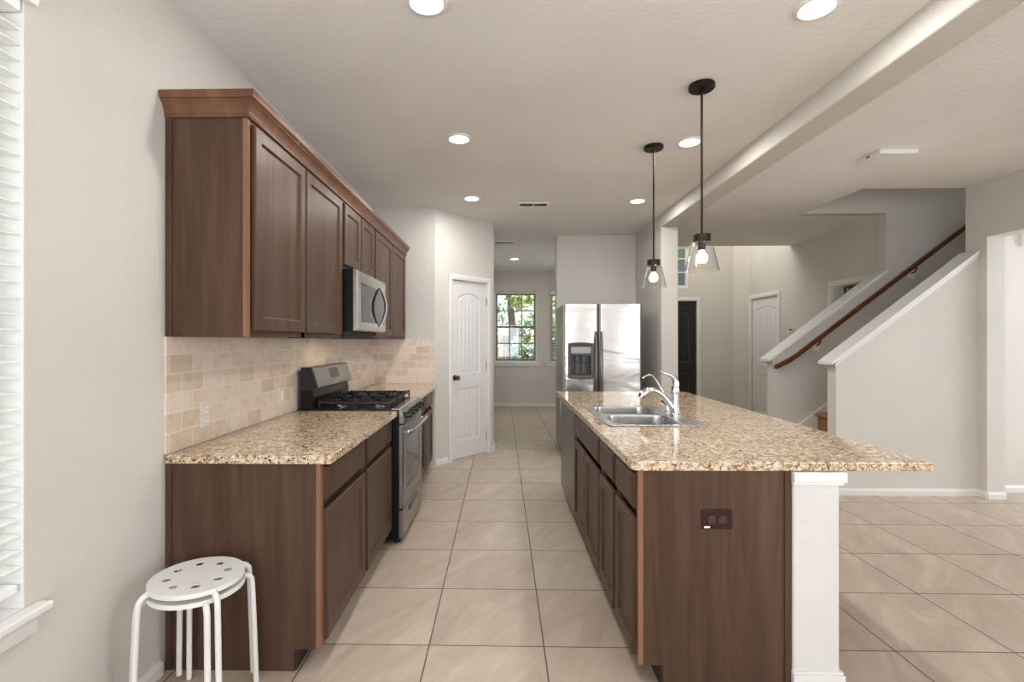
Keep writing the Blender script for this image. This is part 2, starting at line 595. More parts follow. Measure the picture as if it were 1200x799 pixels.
# ------------------------------------------------------------------ key measures
XL = -1.38          # kitchen wall
ZC = 2.775          # kitchen ceiling
ZR = 2.71           # ceiling beyond the beam
XR = 4.135           # wall on the stair side
YB = 5.40           # wall behind the far worktop
YW = 10.35          # wall with the garden windows
YR = -3.6           # wall behind the camera
YF = 8.75           # entry wall
YN, YNB = 4.45, 4.565     # near stair wall
YS, YSB = 5.44, 5.56     # far stair wall

# ------------------------------------------------------------------ setting: floor, ceilings
struct(MB().box(-1.55, 7.2, YR - 0.2, YW + 0.2, -0.12, 0).obj('floor', 'floor'))
struct(MB().box(-1.55, 1.86, YR - 0.2, 6.90, ZC, ZC + 0.1).box(-1.55, 1.99, 6.9, YW + 0.2, ZC, ZC + 0.1).obj('ceiling', 'ceiling'))
mb = MB()
mb.box(1.93, 3.23, YR - 0.2, 7.28, ZR, ZR + 0.25)
mb.box(3.23, 4.33, YR - 0.2, 4.56, ZR, ZR + 0.25)
mb.box(3.23, 4.33, YSB + 0.0005, 7.28, ZR, ZR + 0.25)
mb.box(4.33, 7.2, 1.0, 4.582, ZR, ZR + 0.25)
struct(mb.obj('ceiling_stair', 'ceiling'))
# beam between the two ceilings, rounded edges
mb = MB()
pts = []
bz, bl, br, rr = 2.635, 1.80, 1.99, 0.014
pts.append((bl, ZC))
for k in range(7):
    t = PI + k * PI / 2 / 6
    pts.append((bl + rr + rr * math.cos(t), bz + rr + rr * math.sin(t)))
for k in range(7):
    t = 1.5 * PI + k * PI / 2 / 6
    pts.append((br - 0.012 + 0.012 * math.cos(t), bz + 0.012 + 0.012 * math.sin(t)))
pts.append((br, ZC))
mb.prism(pts, 'y', YR, 5.70)
struct(mb.obj('ceiling_beam', 'wall', smooth=35))

# ------------------------------------------------------------------ setting: walls
WIN = (-0.35, 1.422, 0.575, 2.35)
struct(wall_grid('x', XL - 0.16, XL, YR, YB, 0, ZC, [WIN, (-3.1, -0.9, 0.7, 2.2)]).obj('wall_left', 'wall'))  # opening behind the camera added for a fill lamp
struct(MB().box(XL - 0.16, -0.72, YB, YB + 0.14, 0, ZC).obj('wall_nook', 'wall'))
# angled pantry wall
PA, PBp = Vector((-0.72, YB, 0)), Vector((-0.10, 6.12, 0))
PD = (PBp - PA).normalized()
PN = Vector((PD.y, -PD.x, 0))            # towards the kitchen
PLEN = (PBp - PA).length
def pw(s, out, z):
    """point on the pantry wall: along, out of the wall, up"""
    p = PA + PD * s + PN * out
    return (p.x, p.y, z)
def pbox(mb, s0, s1, o0, o1, z0, z1):
    return mb.loft([[pw(s0, o0, z), pw(s1, o0, z), pw(s1, o1, z), pw(s0, o1, z)] for z in (z0, z1)])
DS0, DS1, DH = 0.255, 0.835, 2.035
mb = MB()
pbox(mb, 0.0, DS0 - 0.012, -0.12, 0, 0, ZC)
pbox(mb, DS1 + 0.012, PLEN, -0.12, 0, 0, ZC)
pbox(mb, DS0 - 0.012, DS1 + 0.012, -0.12, 0, DH + 0.012, ZC)
struct(mb.obj('wall_pantry', 'wall'))
struct(MB().box(-0.24, -0.10, 6.12, 6.45, 0, ZC, bev=0.012).obj('wall_hall', 'wall', smooth=40))
struct(MB().box(-0.40, -0.26, 6.45, YW, 0, ZC).obj('wall_breakfast', 'wall'))
W1 = (-0.16, 0.735, 0.875, 2.365)
W2 = (0.985, 1.80, 0.875, 2.365)
struct(wall_grid('y', YW, YW + 0.15, -0.45, 2.2, 0, ZC, [W1, W2]).obj('wall_back', 'wall'))
# fridge alcove
struct(MB().box(0.735, 1.80, 6.77, 6.93, 0, ZC, bev=0.012).obj('wall_fridge', 'wall', smooth=40))
struct(MB().box(1.80, 1.99, 5.70, YW, 0, bz, bev=0.012).box(1.80, 1.99, 5.72, YW, bz - 0.02, ZC).obj('wall_alcove', 'wall', smooth=40))
# stair side
struct(wall_grid('x', XR, XR + 0.15, YR, YN, 0, ZR, [(3.25, 4.365, 0, 2.235), (-2.9, -0.3, 0.7, 2.2)]).obj('wall_right', 'wall'))  # second opening, out of view, added for fill light
struct(MB().box(XR + 0.002, XR + 0.15, YN, YNB, 0, ZR).obj('wall_right_pier', 'wall'))
ZT = 5.4
def cap_z(x):
    return 1.138 + 0.77 * (x - 2.86)
def knee(y0, y1, x0, x1, drop, full=None):
    mb = MB()
    poly = [(x0, 0), (x1, 0), (x1, cap_z(x1) - drop), (x0, cap_z(x0) - drop)]
    mb.prism(poly, 'y', y0, y1)
    return mb
struct(knee(YN, YNB, 2.922, XR, 0.0).obj('wall_stair_near', 'wall'))
mb = knee(YS, YSB, 2.906, 4.10, 0.0)
mb.box(4.10, 7.2, YS, YSB, 0, ZT)
mb.box(3.2301, 4.10, YS, YSB, ZR, ZT)
struct(mb.obj('wall_stair_far', 'wall'))
# shaft above the opening
mb = MB()
mb.box(3.10, 3.23, 4.56, YSB, ZR + 0.25, ZT)
mb.box(3.10, 7.2, 4.44, 4.56, ZR + 0.25, ZT)
mb.box(XR + 0.15, 7.2, 4.583, 4.584, 0, ZR + 0.25)
mb.box(7.2, 7.3, 4.44, YSB, 0, ZT)
mb.box(3.10, 7.3, 4.44, YSB, ZT, ZT + 0.1)
struct(mb.obj('wall_stairwell', 'wall'))
# entry
mb = wall_grid('x', XR, XR + 0.14, YSB, 8.48, 0, ZR, [(5.66, 6.37, 0, 2.03), (7.60, 8.40, 0, 2.035)])
mb.box(XR, XR + 0.14, 7.28, 8.48, ZR, ZT)
struct(mb.obj('wall_entry', 'wall'))
struct(MB().loft([[(XR, 8.48, z), (XR + 0.2, 8.48, z), (4.2, 8.95, z), (4.0, 8.75, z)] for z in (0, ZT)]).obj('wall_angle', 'wall'))
struct(wall_grid('y', YF, YF + 0.16, 1.99, 4.05, 0, ZT, [(2.47, 3.37, 0, 2.04), (2.40, 3.25, 2.26, 3.0), (2.3, 3.7, 3.4, 4.6)]).obj('wall_entrance', 'wall'))  # topmost opening added for the foyer fill lamp
mb = MB()
mb.box(1.80, 1.99, 7.28, YF, ZC, ZT)
mb.box(1.80, XR + 0.15, 7.16, 7.28, ZR + 0.25, ZT)
mb.box(1.80, XR + 0.2, 7.16, YF + 0.2, ZT, ZT + 0.1)
struct(mb.obj('wall_foyer_upper', 'wall'))
# room beyond the doorway and closet behind the open doorway
struct(MB().box(XR + 0.15, 7.1, 4.57, 4.582, 0, ZR).box(7.0, 7.1, 1.0, 4.6, 0, 0.6).box(7.0, 7.1, 1.0, 4.6, 2.4, ZR)
       .box(XR + 0.15, 7.1, 0.95, 1.05, 0, ZR).obj('wall_study', 'wall'))
struct(MB().box(5.2, 5.3, YSB, 7.3, 0, ZR).box(XR + 0.14, 5.3, 6.75, 6.85, 0, ZR).box(XR + 0.14, 5.3, YSB, 6.85, 2.45, 2.5).obj('wall_closet', 'wall'))
# wall behind the camera with an opening added for the fill lamp
struct(wall_grid('y', YR - 0.15, YR, -1.55, XR + 0.15, 0, ZC,
       [(-1.2, 0.8, 0.4, 2.3)]).obj('wall_rear', 'wall'))

struct(MB().box(4.35, 6.6, -7.0, 0.6, 2.97, 3.07).box(-3.5, 4.35, -7.0, YR - 0.2, 2.97, 3.07).obj('sun_blocker', 'trim'))  # unseen slabs added to keep sun out of the rear openings

# ------------------------------------------------------------------ baseboards and caps
def baseboard(name, pts, h=0.062, t=0.013):
    mb = MB()
    for (xa, ya), (xb, yb) in pts:
        d = Vector((xb - xa, yb - ya)).normalized()
        n = Vector((d.y, -d.x))
        prof = [(0.0, 0.0), (t, 0.0), (t, h - 0.02), (t * 0.6, h - 0.008), (t * 0.45, h), (0.0, h)]
        mb.loft([[(x + n.x * o, y + n.y * o, z) for o, z in prof] for x, y in ((xa, ya), (xb, yb))])
    return struct(mb.obj(name, 'trim'))
baseboard('baseboard_left', [((XL, 0.0), (XL, 2.0))])
baseboard('baseboard_stair', [((2.922, YN), (XR - 0.014, YN)), ((XR, YN), (XR, 4.365)), ((XR, 4.365), (XR + 0.15, 4.365))])
baseboard('baseboard_study', [((XR + 0.15, 4.57), (6.5, 4.57))])
baseboard('baseboard_back', [((-0.26, YW), (1.8, YW))])
baseboard('baseboard_pantry', [((pw(0, 0, 0)[0] + 0.0, pw(0, 0, 0)[1]), pw(DS0 - 0.07, 0, 0)[:2]), (pw(DS1 + 0.07, 0, 0)[:2], pw(PLEN, 0, 0)[:2]),
                               ((-0.10, 6.13), (-0.10, 6.45))])
baseboard('baseboard_entry', [((XR, 8.47), (XR, 8.46))])

def cap2(name, y0, y1, x0, x1):
    mb = MB()
    for a, b, za, zb in ((y0 - 0.04, y1 + 0.04, 0.0005, 0.024), ):
        mb.loft([[(x, a, cap_z(x) + za), (x, b, cap_z(x) + za), (x, b, cap_z(x) + zb), (x, (a + b) / 2, cap_z(x) + zb + 0.001), (x, a, cap_z(x) + zb)] for x in (x0, x1)])
    # cove under each overhang
    for y, s in ((y0, -1), (y1, 1)):
        prof = [(0.0008, 0.0003), (0.033, 0.0003), (0.033, -0.010), (0.025, -0.013), (0.025, -0.022), (0.013, -0.036), (0.013, -0.050), (0.0008, -0.052)]
        mb.loft([[(x, y + s * o, cap_z(x) + z) for o, z in prof] for x in (x0 + 0.045, x1)])
    return struct(mb.obj(name, 'trim'))
cap2('trim_1', YN, YNB, 2.862, XR - 0.016)
cap2('trim_2', YS, YSB, 2.846, 4.095)

# ------------------------------------------------------------------ doors
def arch_outline(x0, x1, z0, z1, rise, n=14):
    pts = [(x0, z0), (x1, z0)]
    for k in range(n + 1):
        t = k / n
        x = x1 + (x0 - x1) * t
        pts.append((x, z1 + rise * (1 - (2 * t - 1) ** 2)))
    return pts
def door_slab(w, h, planks=True, arch=0.06):
    """two-panel door leaf in local (u, depth, z); front at depth 0 facing -depth. Returns callback list of faces"""
    F = []
    st = 0.105
    lo = (st, w - st, 0.20, 0.80, 0.0)
    hi = (st, w - st, 0.96, h - 0.19, arch)
    # stiles and rails
    def rect(a, b, c, d):
        F.append([(a, 0, c), (b, 0, c), (b, 0, d), (a, 0, d)])
    rect(0, st, 0, h)
    rect(w - st, w, 0, h)
    rect(st, w - st, 0, lo[2])
    rect(st, w - st, lo[3], hi[2])
    n = 14
    xs = [st + (w - 2 * st) * k / n for k in range(n + 1)]
    def zt(p, x, d=0.0):
        t = (x - p[0]) / (p[1] - p[0])
        t = min(max(t, 0), 1)
        return p[3] + p[4] * (1 - (2 * t - 1) ** 2)
    for a, b in zip(xs, xs[1:]):
        F.append([(a, 0, zt(hi, a)), (b, 0, zt(hi, b)), (b, 0, h), (a, 0, h)])
    for p in (lo, hi):
        rings = []
        for ins, dep in ((0, 0), (0.012, 0.007), (0.022, 0.009), (0.034, 0.004)):
            q = (p[0] + ins, p[1] - ins, p[2] + ins, p[3] - ins, p[4])
            xs2 = [q[0] + (q[1] - q[0]) * k / n for k in range(n + 1)]
            rings.append([(q[0], dep, q[2]), (q[1], dep, q[2])] + [(x, dep, zt(q, x)) for x in reversed(xs2)])
        for a, b in zip(rings, rings[1:]):
            m = len(a)
            for i in range(m):
                j = (i + 1) % m
                F.append([a[i], a[j], b[j], b[i]])
        ins, dep = 0.034, 0.004
        q = (p[0] + ins, p[1] - ins, p[2] + ins, p[3] - ins, p[4])
        k = 5
        pos = []
        for i in range(k):
            a = q[0] + (q[1] - q[0]) * i / k
            b = q[0] + (q[1] - q[0]) * (i + 1) / k
            g = 0.006 if planks else 0.0
            pos += [(a, dep + (0.006 if (planks and i) else 0)), (a + g, dep), ((a + b) / 2, dep), (b - g, dep)]
        pos.append((q[1], dep))
        for (a, da), (b, db) in zip(pos, pos[1:]):
            if b - a > 1e-6:
                F.append([(a, da, q[2]), (b, db, q[2]), (b, db, zt(q, b)), (a, da, zt(q, a))])
    # edges and back
    T = 0.036
    F.append([(0, T, 0), (w, T, 0), (w, T, h), (0, T, h)])
    F.append([(0, 0, 0), (0, T, 0), (0, T, h), (0, 0, h)])
    F.append([(w, 0, 0), (w, T, 0), (w, T, h), (w, 0, h)])
    F.append([(0, 0, 0), (w, 0, 0), (w, T, 0), (0, T, 0)])
    F.append([(0, 0, h), (w, 0, h), (w, T, h), (0, T, h)])
    return F
def place_door(name, mat, org, ud, nd, w, h, z0=0.012, casing=0.062, set_in=0.02, knob=None, hinges=None, wall_t=0.12, arch=0.06, hh=None):
    """org: corner on the wall face at the leaf's first edge; ud along, nd out of the wall"""
    org, ud, nd = Vector(org), Vector(ud), Vector(nd)
    def P(u, o, z):
        p = org + ud * u + nd * o
        return (p.x, p.y, z)
    mb = MB()
    for f in door_slab(w, h - z0, arch=arch):
        mb.bm.faces.new([mb.bm.verts.new(P(u, -set_in - d, z + z0)) for u, d, z in f])
    root = struct(mb.obj(name, mat))
    def bx(m, u0, u1, o0, o1, za, zb):
        m.loft([[P(u0, o0, z), P(u1, o0, z), P(u1, o1, z), P(u0, o1, z)] for z in (za, zb)])
    c = MB()
    g = 0.003
    ht = h + g
    prof = [(0.0, 0.0), (0.0, 0.010), (0.010, 0.016), (0.040, 0.018), (0.055, 0.014), (casing, 0.012), (casing, 0.0)]
    # mitred casing run: inner offset grows outward
    def ring(o_, d_):
        return [P(-g - o_, d_, 0.0), P(-g - o_, d_, ht + o_), P(w + g + o_, d_, ht + o_), P(w + g + o_, d_, 0.0)]
    rings = [ring(o_, d_ + 0.0006) for o_, d_ in prof]
    c.loft(rings + [rings[0]], False)
    for i in (0, 3):
        c.bm.faces.new([c.bm.verts.new(r[i]) for r in rings])
    c.obj('casing', 'trim', root)
    j = MB()
    bx(j, -g - 0.009, -g, -wall_t, 0, 0, ht)
    bx(j, w + g, w + g + 0.009, -wall_t, 0, 0, ht)
    bx(j, -g - 0.009, w + g + 0.009, -wall_t, 0, ht, ht + 0.009)
    bx(j, -g, 0.012, -set_in - 0.055, -set_in - 0.040, 0, ht)
    bx(j, w - 0.012, w + g, -set_in - 0.055, -set_in - 0.040, 0, ht)
    bx(j, -g, w + g, -set_in - 0.055, -set_in - 0.040, ht - 0.012, ht)
    j.obj('jamb', 'trim', root)
    if knob is not None:
        k = MB()
        ku, kz = knob
        base = -set_in
        def kr(r, o):
            return [P(ku + r * math.cos(t * PI / 8), base + o, kz + r * math.sin(t * PI / 8)) for t in range(16)]
        k.loft([kr(r, o) for r, o in ((0.032, 0.0004), (0.032, 0.006), (0.013, 0.011), (0.011, 0.028), (0.020, 0.036), (0.028, 0.048), (0.027, 0.060), (0.016, 0.068), (0.004, 0.070))])
        k.obj('door_knob', 'knob_bronze', root, 50)
    if hinges is not None:
        for z in (0.22, 1.05, 1.82):
            k = MB()
            bx(k, hinges - 0.006, hinges + 0.006, -set_in, -set_in + 0.010, z - 0.045, z + 0.045)
            k.obj('hinge', hh or 'nickel', root)
    return root
place_door('door_1', 'door_white', pw(DS0, 0, 0), PD, PN, DS1 - DS0, 2.03, knob=(0.06, 0.93), hinges=DS1 - DS0 + 0.001)
place_door('door_2', 'door_white', (XR, 8.40, 0), (0, -1, 0), (-1, 0, 0), 0.80, 2.03, hinges=0.0, set_in=0.02, wall_t=0.14)
place_door('door_3', 'door_dark', (2.47, YF, 0), (1, 0, 0), (0, -1, 0), 0.90, 2.03, hinges=0.901, set_in=0.03, wall_t=0.16)
# open doorway on the entry wall: casing only, with a white leaf swung inwards
mb = MB()
def cas(mb, y0, y1, z):
    for a, b in ((y0 - 0.062, y0), (y1, y1 + 0.062)):
        mb.box(XR - 0.017, XR - 0.0006, a, b, 0, z, bev=0.004)
    mb.box(XR - 0.017, XR - 0.0006, y0 - 0.062, y1 + 0.062, z, z + 0.062, bev=0.004)
    mb.box(XR, XR + 0.139, y0, y0 + 0.01, 0, z - 0.01)
    mb.box(XR, XR + 0.139, y1 - 0.01, y1, 0, z - 0.01)
    mb.box(XR, XR + 0.139, y0, y1, z - 0.01, z)
cas(mb, 5.66, 6.37, 2.03)
o = struct(mb.obj('trim_3', 'trim'))
mb = MB().box(XR + 0.16, XR + 0.84, 6.31, 6.345, 0.01, 2.0, bev=0.003)
struct(mb.obj('door_4', 'door_white', smooth=40))

# ------------------------------------------------------------------ windows
def dh_window(name, x0, x1, z0, z1, y, mat='sash', cols=3, rows=2):
    """double-hung window set in the wall; front plane y"""
    fr = MB()
    f = 0.035
    fr.box(x0, x0 + f, y, y + 0.07, z0, z1).box(x1 - f, x1, y, y + 0.07, z0, z1)
    fr.box(x0 + f, x1 - f, y, y + 0.07, z1 - f, z1).box(x0 + f, x1 - f, y, y + 0.07, z0, z0 + f)
    root = struct(fr.obj(name, 'trim'))
    zm = (z0 + z1) / 2
    for lo, hi, yy in ((z0 + f, zm + 0.02, y + 0.010), (zm - 0.02, z1 - f, y + 0.036)):
        s = MB()
        r = 0.035
        a, b = x0 + f, x1 - f
        s.box(a, a + r, yy, yy + 0.022, lo, hi).box(b - r, b, yy, yy + 0.022, lo, hi)
        s.box(a + r, b - r, yy, yy + 0.022, lo, lo + r).box(a + r, b - r, yy, yy + 0.022, hi - r, hi)
        for k in range(1, cols):
            x = a + r + (b - a - 2 * r) * k / cols
            s.box(x - 0.011, x + 0.011, yy + 0.004, yy + 0.018, lo + r, hi - r)
        for k in range(1, rows):
            z = lo + r + (hi - lo - 2 * r) * k / rows
            s.box(a + r, b - r, yy + 0.005, yy + 0.017, z - 0.011, z + 0.011)
        so = s.obj('sash', mat, root)
        MB().box(a + r - 0.004, b - r + 0.004, yy + 0.010, yy + 0.012, lo + r - 0.004, hi - r + 0.004).obj('pane', 'pane', so)
    # stool and apron
    MB().box(x0 - 0.05, x1 + 0.05, y - 0.115, y - 0.001, z0 - 0.022, z0 - 0.001, bev=0.004).obj('window_sill', 'trim', root, 40)
    return root
dh_window('window_1', W1[0], W1[1], W1[2] + 0.022, W1[3], YW + 0.07)
dh_window('window_2', W2[0], W2[1], W2[2] + 0.022, W2[3], YW + 0.07)
struct(MB().box(W1[0] - 0.05, W1[1] + 0.05, YW - 0.03, YW - 0.0005, W1[2] - 0.05, W1[2] + 0.0, bev=0.004)
       .box(W2[0] - 0.05, W2[1] + 0.05, YW - 0.03, YW - 0.0005, W2[2] - 0.05, W2[2] + 0.0, bev=0.004).obj('trim_4', 'trim', smooth=40))
# transom over the entry door
fr = MB()
ty = YF + 0.05
for a, b, c, d in ((2.40, 2.45, 2.26, 3.0), (3.20, 3.25, 2.26, 3.0), (2.45, 3.20, 2.26, 2.31), (2.45, 3.20, 2.95, 3.0), (2.45, 3.20, 2.765, 2.785), (2.45, 3.20, 2.53, 2.545)):
    fr.box(a, b, ty, ty + 0.05, c, d)
root = struct(fr.obj('window_3', 'trim'))
MB().box(2.45, 3.20, ty + 0.02, ty + 0.024, 2.31, 2.95).obj('pane', 'pane', root)
# kitchen window behind the blind
fr = MB()
x0, x1 = XL - 0.155, XL - 0.10
y0, y1, z0, z1 = WIN[0], WIN[1], WIN[2], WIN[3]
fr.box(x0, x1, y0, y0 + 0.05, z0, z1).box(x0, x1, y1 - 0.05, y1, z0, z1).box(x0, x1, y0 + 0.05, y1 - 0.05, z0, z0 + 0.05).box(x0, x1, y0 + 0.05, y1 - 0.05, z1 - 0.05, z1)
fr.box(x0, x1, y0 + 0.05, y1 - 0.05, 1.44, 1.48)
root = struct(fr.obj('window_4', 'trim'))
MB().box(x0 + 0.02, x0 + 0.024, y0 + 0.05, y1 - 0.05, z0 + 0.05, z1 - 0.05).obj('pane', 'pane', root)
MB().box(XL - 0.0995, XL - 0.0, y1 - 0.003, y1 - 0.0003, z0, z1).obj('reveal', 'trim', root)
mb = MB()
mb.box(XL + 0.0006, XL + 0.047, y0 - 0.07, 1.469, z0 - 0.022, z0 + 0.004, bev=0.008, seg=3)
mb.box(XL - 0.099, XL + 0.0004, y0 + 0.001, y1 - 0.0035, z0 + 0.0004, z0 + 0.004)
prof = [(0.0006, -0.022), (0.028, -0.022), (0.028, -0.034), (0.017, -0.042), (0.015, -0.078), (0.0006, -0.078)]
mb.loft([[(XL + o, y, z0 + z) for o, z in prof] for y in (y0 - 0.05, 1.447)])
mb.obj('window_sill', 'trim', root, 40)

# white slatted blind in the kitchen window
bl = thing('window_blind', 'white wooden slatted blind hanging in the kitchen window beside the upper cabinets', 'blind', (XL - 0.045, 0.55, WIN[2]))
mb = MB()
zz = 0.70
tilt = math.radians(4)
while zz < 2.27:
    cx = XL - 0.029
    hx, hz = 0.025 * math.cos(tilt), 0.025 * math.sin(tilt)
    th = 0.0016
    ring = [(cx - hx, zz + hz - th), (cx + hx, zz - hz - th), (cx + hx, zz - hz + th), (cx - hx, zz + hz + th)]
    mb.prism([(x, z) for x, z in ring], 'y', WIN[0] + 0.02, WIN[1] - 0.007)
    zz += 0.0455
mb.obj('slats', 'blind', bl)
MB().box(XL - 0.055, XL - 0.005, WIN[0] + 0.02, WIN[1] - 0.014, 0.628, 0.652, bev=0.004).obj('bottom_rail', 'blind', bl, 40)
MB().box(XL - 0.06, XL - 0.002, WIN[0] + 0.01, WIN[1] - 0.01, 2.295, 2.347).obj('head_rail', 'blind', bl)
v = MB()
prof = [(0.001, 2.33), (0.020, 2.33), (0.022, 2.345), (0.028, 2.36), (0.030, 2.40), (0.036, 2.415), (0.036, 2.425), (0.001, 2.425)]
v.loft([[(XL + o, y, z) for o, z in prof] for y in (WIN[0] - 0.03, 1.445)])
v.obj('valance', 'blind', bl)

bl = thing('window_blind', 'open slatted blind in the half-hidden window beside the refrigerator', 'blind', (1.39, YW + 0.035, W2[2]))
mb = MB()
zz = 0.95
while zz < 2.29:
    mb.prism([(YW + 0.012, zz + 0.008), (YW + 0.058, zz - 0.006), (YW + 0.058, zz - 0.003), (YW + 0.012, zz + 0.011)], 'x', W2[0] + 0.012, W2[1] - 0.012)
    zz += 0.0455
mb.obj('slats', 'blind', bl)
MB().box(W2[0] + 0.01, W2[1] - 0.01, YW + 0.008, YW + 0.062, 2.305, 2.362).obj('head_rail', 'blind', bl)
MB().box(W2[0] + 0.012, W2[1] - 0.012, YW + 0.015, YW + 0.055, 0.905, 0.925).obj('bottom_rail', 'blind', bl)

# ------------------------------------------------------------------ cabinet pieces
def frame_door(name, parent, org, ud, nd, w, h, mat='wood', stile=0.055, t=0.019, flat=False):
    """cabinet front; org lower corner on the cabinet's face, ud along, nd outwards"""
    org, ud, nd = Vector(org), Vector(ud), Vector(nd)
    def R(ins, d):
        pts = [(ins, ins), (w - ins, ins), (w - ins, h - ins), (ins, h - ins)]
        return [tuple(org + ud * u + nd * d + Vector((0, 0, z))) for u, z in pts]
    mb = MB()
    if flat:
        rings = [R(0, 0.0005), R(0, t - 0.007), R(0.004, t - 0.004), (R(0.010, t - 0.0025)), R(0.013, t)]
    else:
        rings = [R(0, 0.0005), R(0, t - 0.005), R(0.005, t), R(stile, t), R(stile + 0.004, t - 0.004), R(stile + 0.007, t - 0.009), R(stile + 0.010, t - 0.010)]
    mb.loft(rings)
    return mb.obj(name, mat, parent)

# ---- upper cabinets
UF, UZ0, UZ1 = -1.04, 1.366, 2.275
def upper(label, y0, y1, z0, doors, end=False):
    t = thing('wall_cabinet', label, 'cabinet', (-1.2, (y0 + y1) / 2, z0), 'wall cabinets over the range run')
    mb = MB()
    mb.box(XL + 0.002, UF - 0.020, y0 + 0.0006, y1 - 0.0006, z0 + 0.012, UZ1)
    mb.box(XL + 0.002, UF - 0.020, y0 + 0.0006, y0 + 0.016, z0, z0 + 0.012).box(XL + 0.002, UF - 0.02, y1 - 0.016, y1 - 0.0006, z0, z0 + 0.012)
    mb.obj('carcass', 'wood', t)
    dz0, dz1 = z0 + 0.024, 2.246
    ff = MB()
    ys = [y0] + [0.5 * (a[1] + b[0]) for a, b in zip(doors, doors[1:])] + [y1]
    for k, y in enumerate(ys):
        a, b = y - 0.022, y + 0.022
        a, b = max(a, y0 + 0.0006), min(b, y1 - 0.0006)
        if end and k == 0:
            box('end_stile', 'wood_edge_lit', t, UF - 0.0195, UF, a, b, z0, UZ1)
            continue
        ff.box(UF - 0.0195, UF, a, b, z0, UZ1)
    ff.box(UF - 0.0195, UF, y0 + 0.02, y1 - 0.02, z0, z0 + 0.04).box(UF - 0.0195, UF, y0 + 0.02, y1 - 0.02, UZ1 - 0.045, UZ1)
    ff.obj('face_frame', 'wood', t)
    for a, b in doors:
        frame_door('door', t, (UF, a, dz0), (0, 1, 0), (1, 0, 0), b - a, dz1 - dz0)
    if end:
        MB().box(XL + 0.002, XL + 0.028, y0 - 0.006, y0, z0, UZ1, bev=0.002).obj('scribe_strip', 'wood', t)
    return t
upper('tall two-door wood wall cabinet with an exposed end panel, closest to the slatted blind', 2.031, 3.222, UZ0, [(2.062, 2.592), (2.612, 3.198)], True)
upper('short wood wall cabinet mounted directly above the microwave', 3.224, 4.026, 1.822, [(3.248, 3.618), (3.634, 4.004)])
upper('two-door wood wall cabinet between the microwave and the nook wall', 4.028, YB - 0.01, UZ0, [(4.05, 4.66), (4.68, 5.30)])
# crown moulding
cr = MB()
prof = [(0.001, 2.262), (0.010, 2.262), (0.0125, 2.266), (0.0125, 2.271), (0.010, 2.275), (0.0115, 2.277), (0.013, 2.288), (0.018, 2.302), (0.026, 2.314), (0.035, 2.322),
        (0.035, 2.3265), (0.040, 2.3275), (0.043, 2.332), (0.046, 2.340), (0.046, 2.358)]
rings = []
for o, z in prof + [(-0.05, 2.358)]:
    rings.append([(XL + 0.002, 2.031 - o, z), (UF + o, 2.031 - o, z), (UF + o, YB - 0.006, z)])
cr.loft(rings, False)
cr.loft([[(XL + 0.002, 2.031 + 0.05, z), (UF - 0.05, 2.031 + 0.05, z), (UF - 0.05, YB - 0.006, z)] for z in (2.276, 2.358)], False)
cm = tag(cr.obj('crown_molding', 'wood_crown_lit', None, 22, origin=(-1.1, 3.7, 2.258)), 'stepped wood crown strip running along the top of the wall cabinets', 'molding')
cm['kind'] = 'thing'

# ---- base cabinets
BF = -0.738         # face frame front of the range run
CT0, CT1 = 0.848, 0.885
DZ = (0.115, 0.655)
RZ = (0.692, 0.828)
def base_left(label, y0, y1, fronts, end=False):
    t = thing('base_cabinet', label, 'cabinet', (-1.05, (y0 + y1) / 2, 0), 'base cabinets along the range wall')
    mb = MB()
    mb.box(XL + 0.002, BF - 0.020, y0 + 0.0005, y1 - 0.0005, 0.09, CT0 - 0.001)
    mb.box(XL + 0.002, BF - 0.109, y0 + 0.0005, y1 - 0.0005, 0.0, 0.0899)
    mb.obj('carcass', 'wood', t)
    if end:
        MB().box(XL + 0.002, XL + 0.026, y0 - 0.006, y0, 0, CT0 - 0.001, bev=0.002).obj('scribe_strip', 'wood', t)
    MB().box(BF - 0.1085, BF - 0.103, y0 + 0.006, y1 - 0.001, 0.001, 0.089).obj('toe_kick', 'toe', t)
    ff = MB()
    for a, b in ((y0 + 0.0005, y0 + 0.03), (y1 - 0.03, y1 - 0.0005)):
        if end and a < y0 + 0.01:
            box('end_stile', 'wood_edge_lit', t, BF - 0.0195, BF, a, b, 0.09, CT0 - 0.001)
            continue
        ff.box(BF - 0.0195, BF, a, b, 0.09, CT0 - 0.001)
    ff.box(BF - 0.0195, BF, y0 + 0.03, y1 - 0.03, 0.09, 0.125)
    ff.obj('face_frame', 'wood', t)
    for a, b in fronts:
        frame_door('drawer', t, (BF, a, RZ[0]), (0, 1, 0), (1, 0, 0), b - a, RZ[1] - RZ[0], flat=True)
        frame_door('door', t, (BF, a, DZ[0]), (0, 1, 0), (1, 0, 0), b - a, DZ[1] - DZ[0])
    return t
base_left('wood base cabinet with the broad end panel behind the white stools', 2.031, 2.655, [(2.062, 2.636)], True)
base_left('wood base cabinet with one drawer and door, touching the near side of the gas range', 2.656, 3.298, [(2.676, 3.278)])
base_left('wood base cabinet just past the gas range, under the far worktop', 4.088, 4.70, [(4.108, 4.682)])
base_left('wood base cabinet tucked against the pantry corner', 4.701, 5.24, [(4.72, 5.21)])

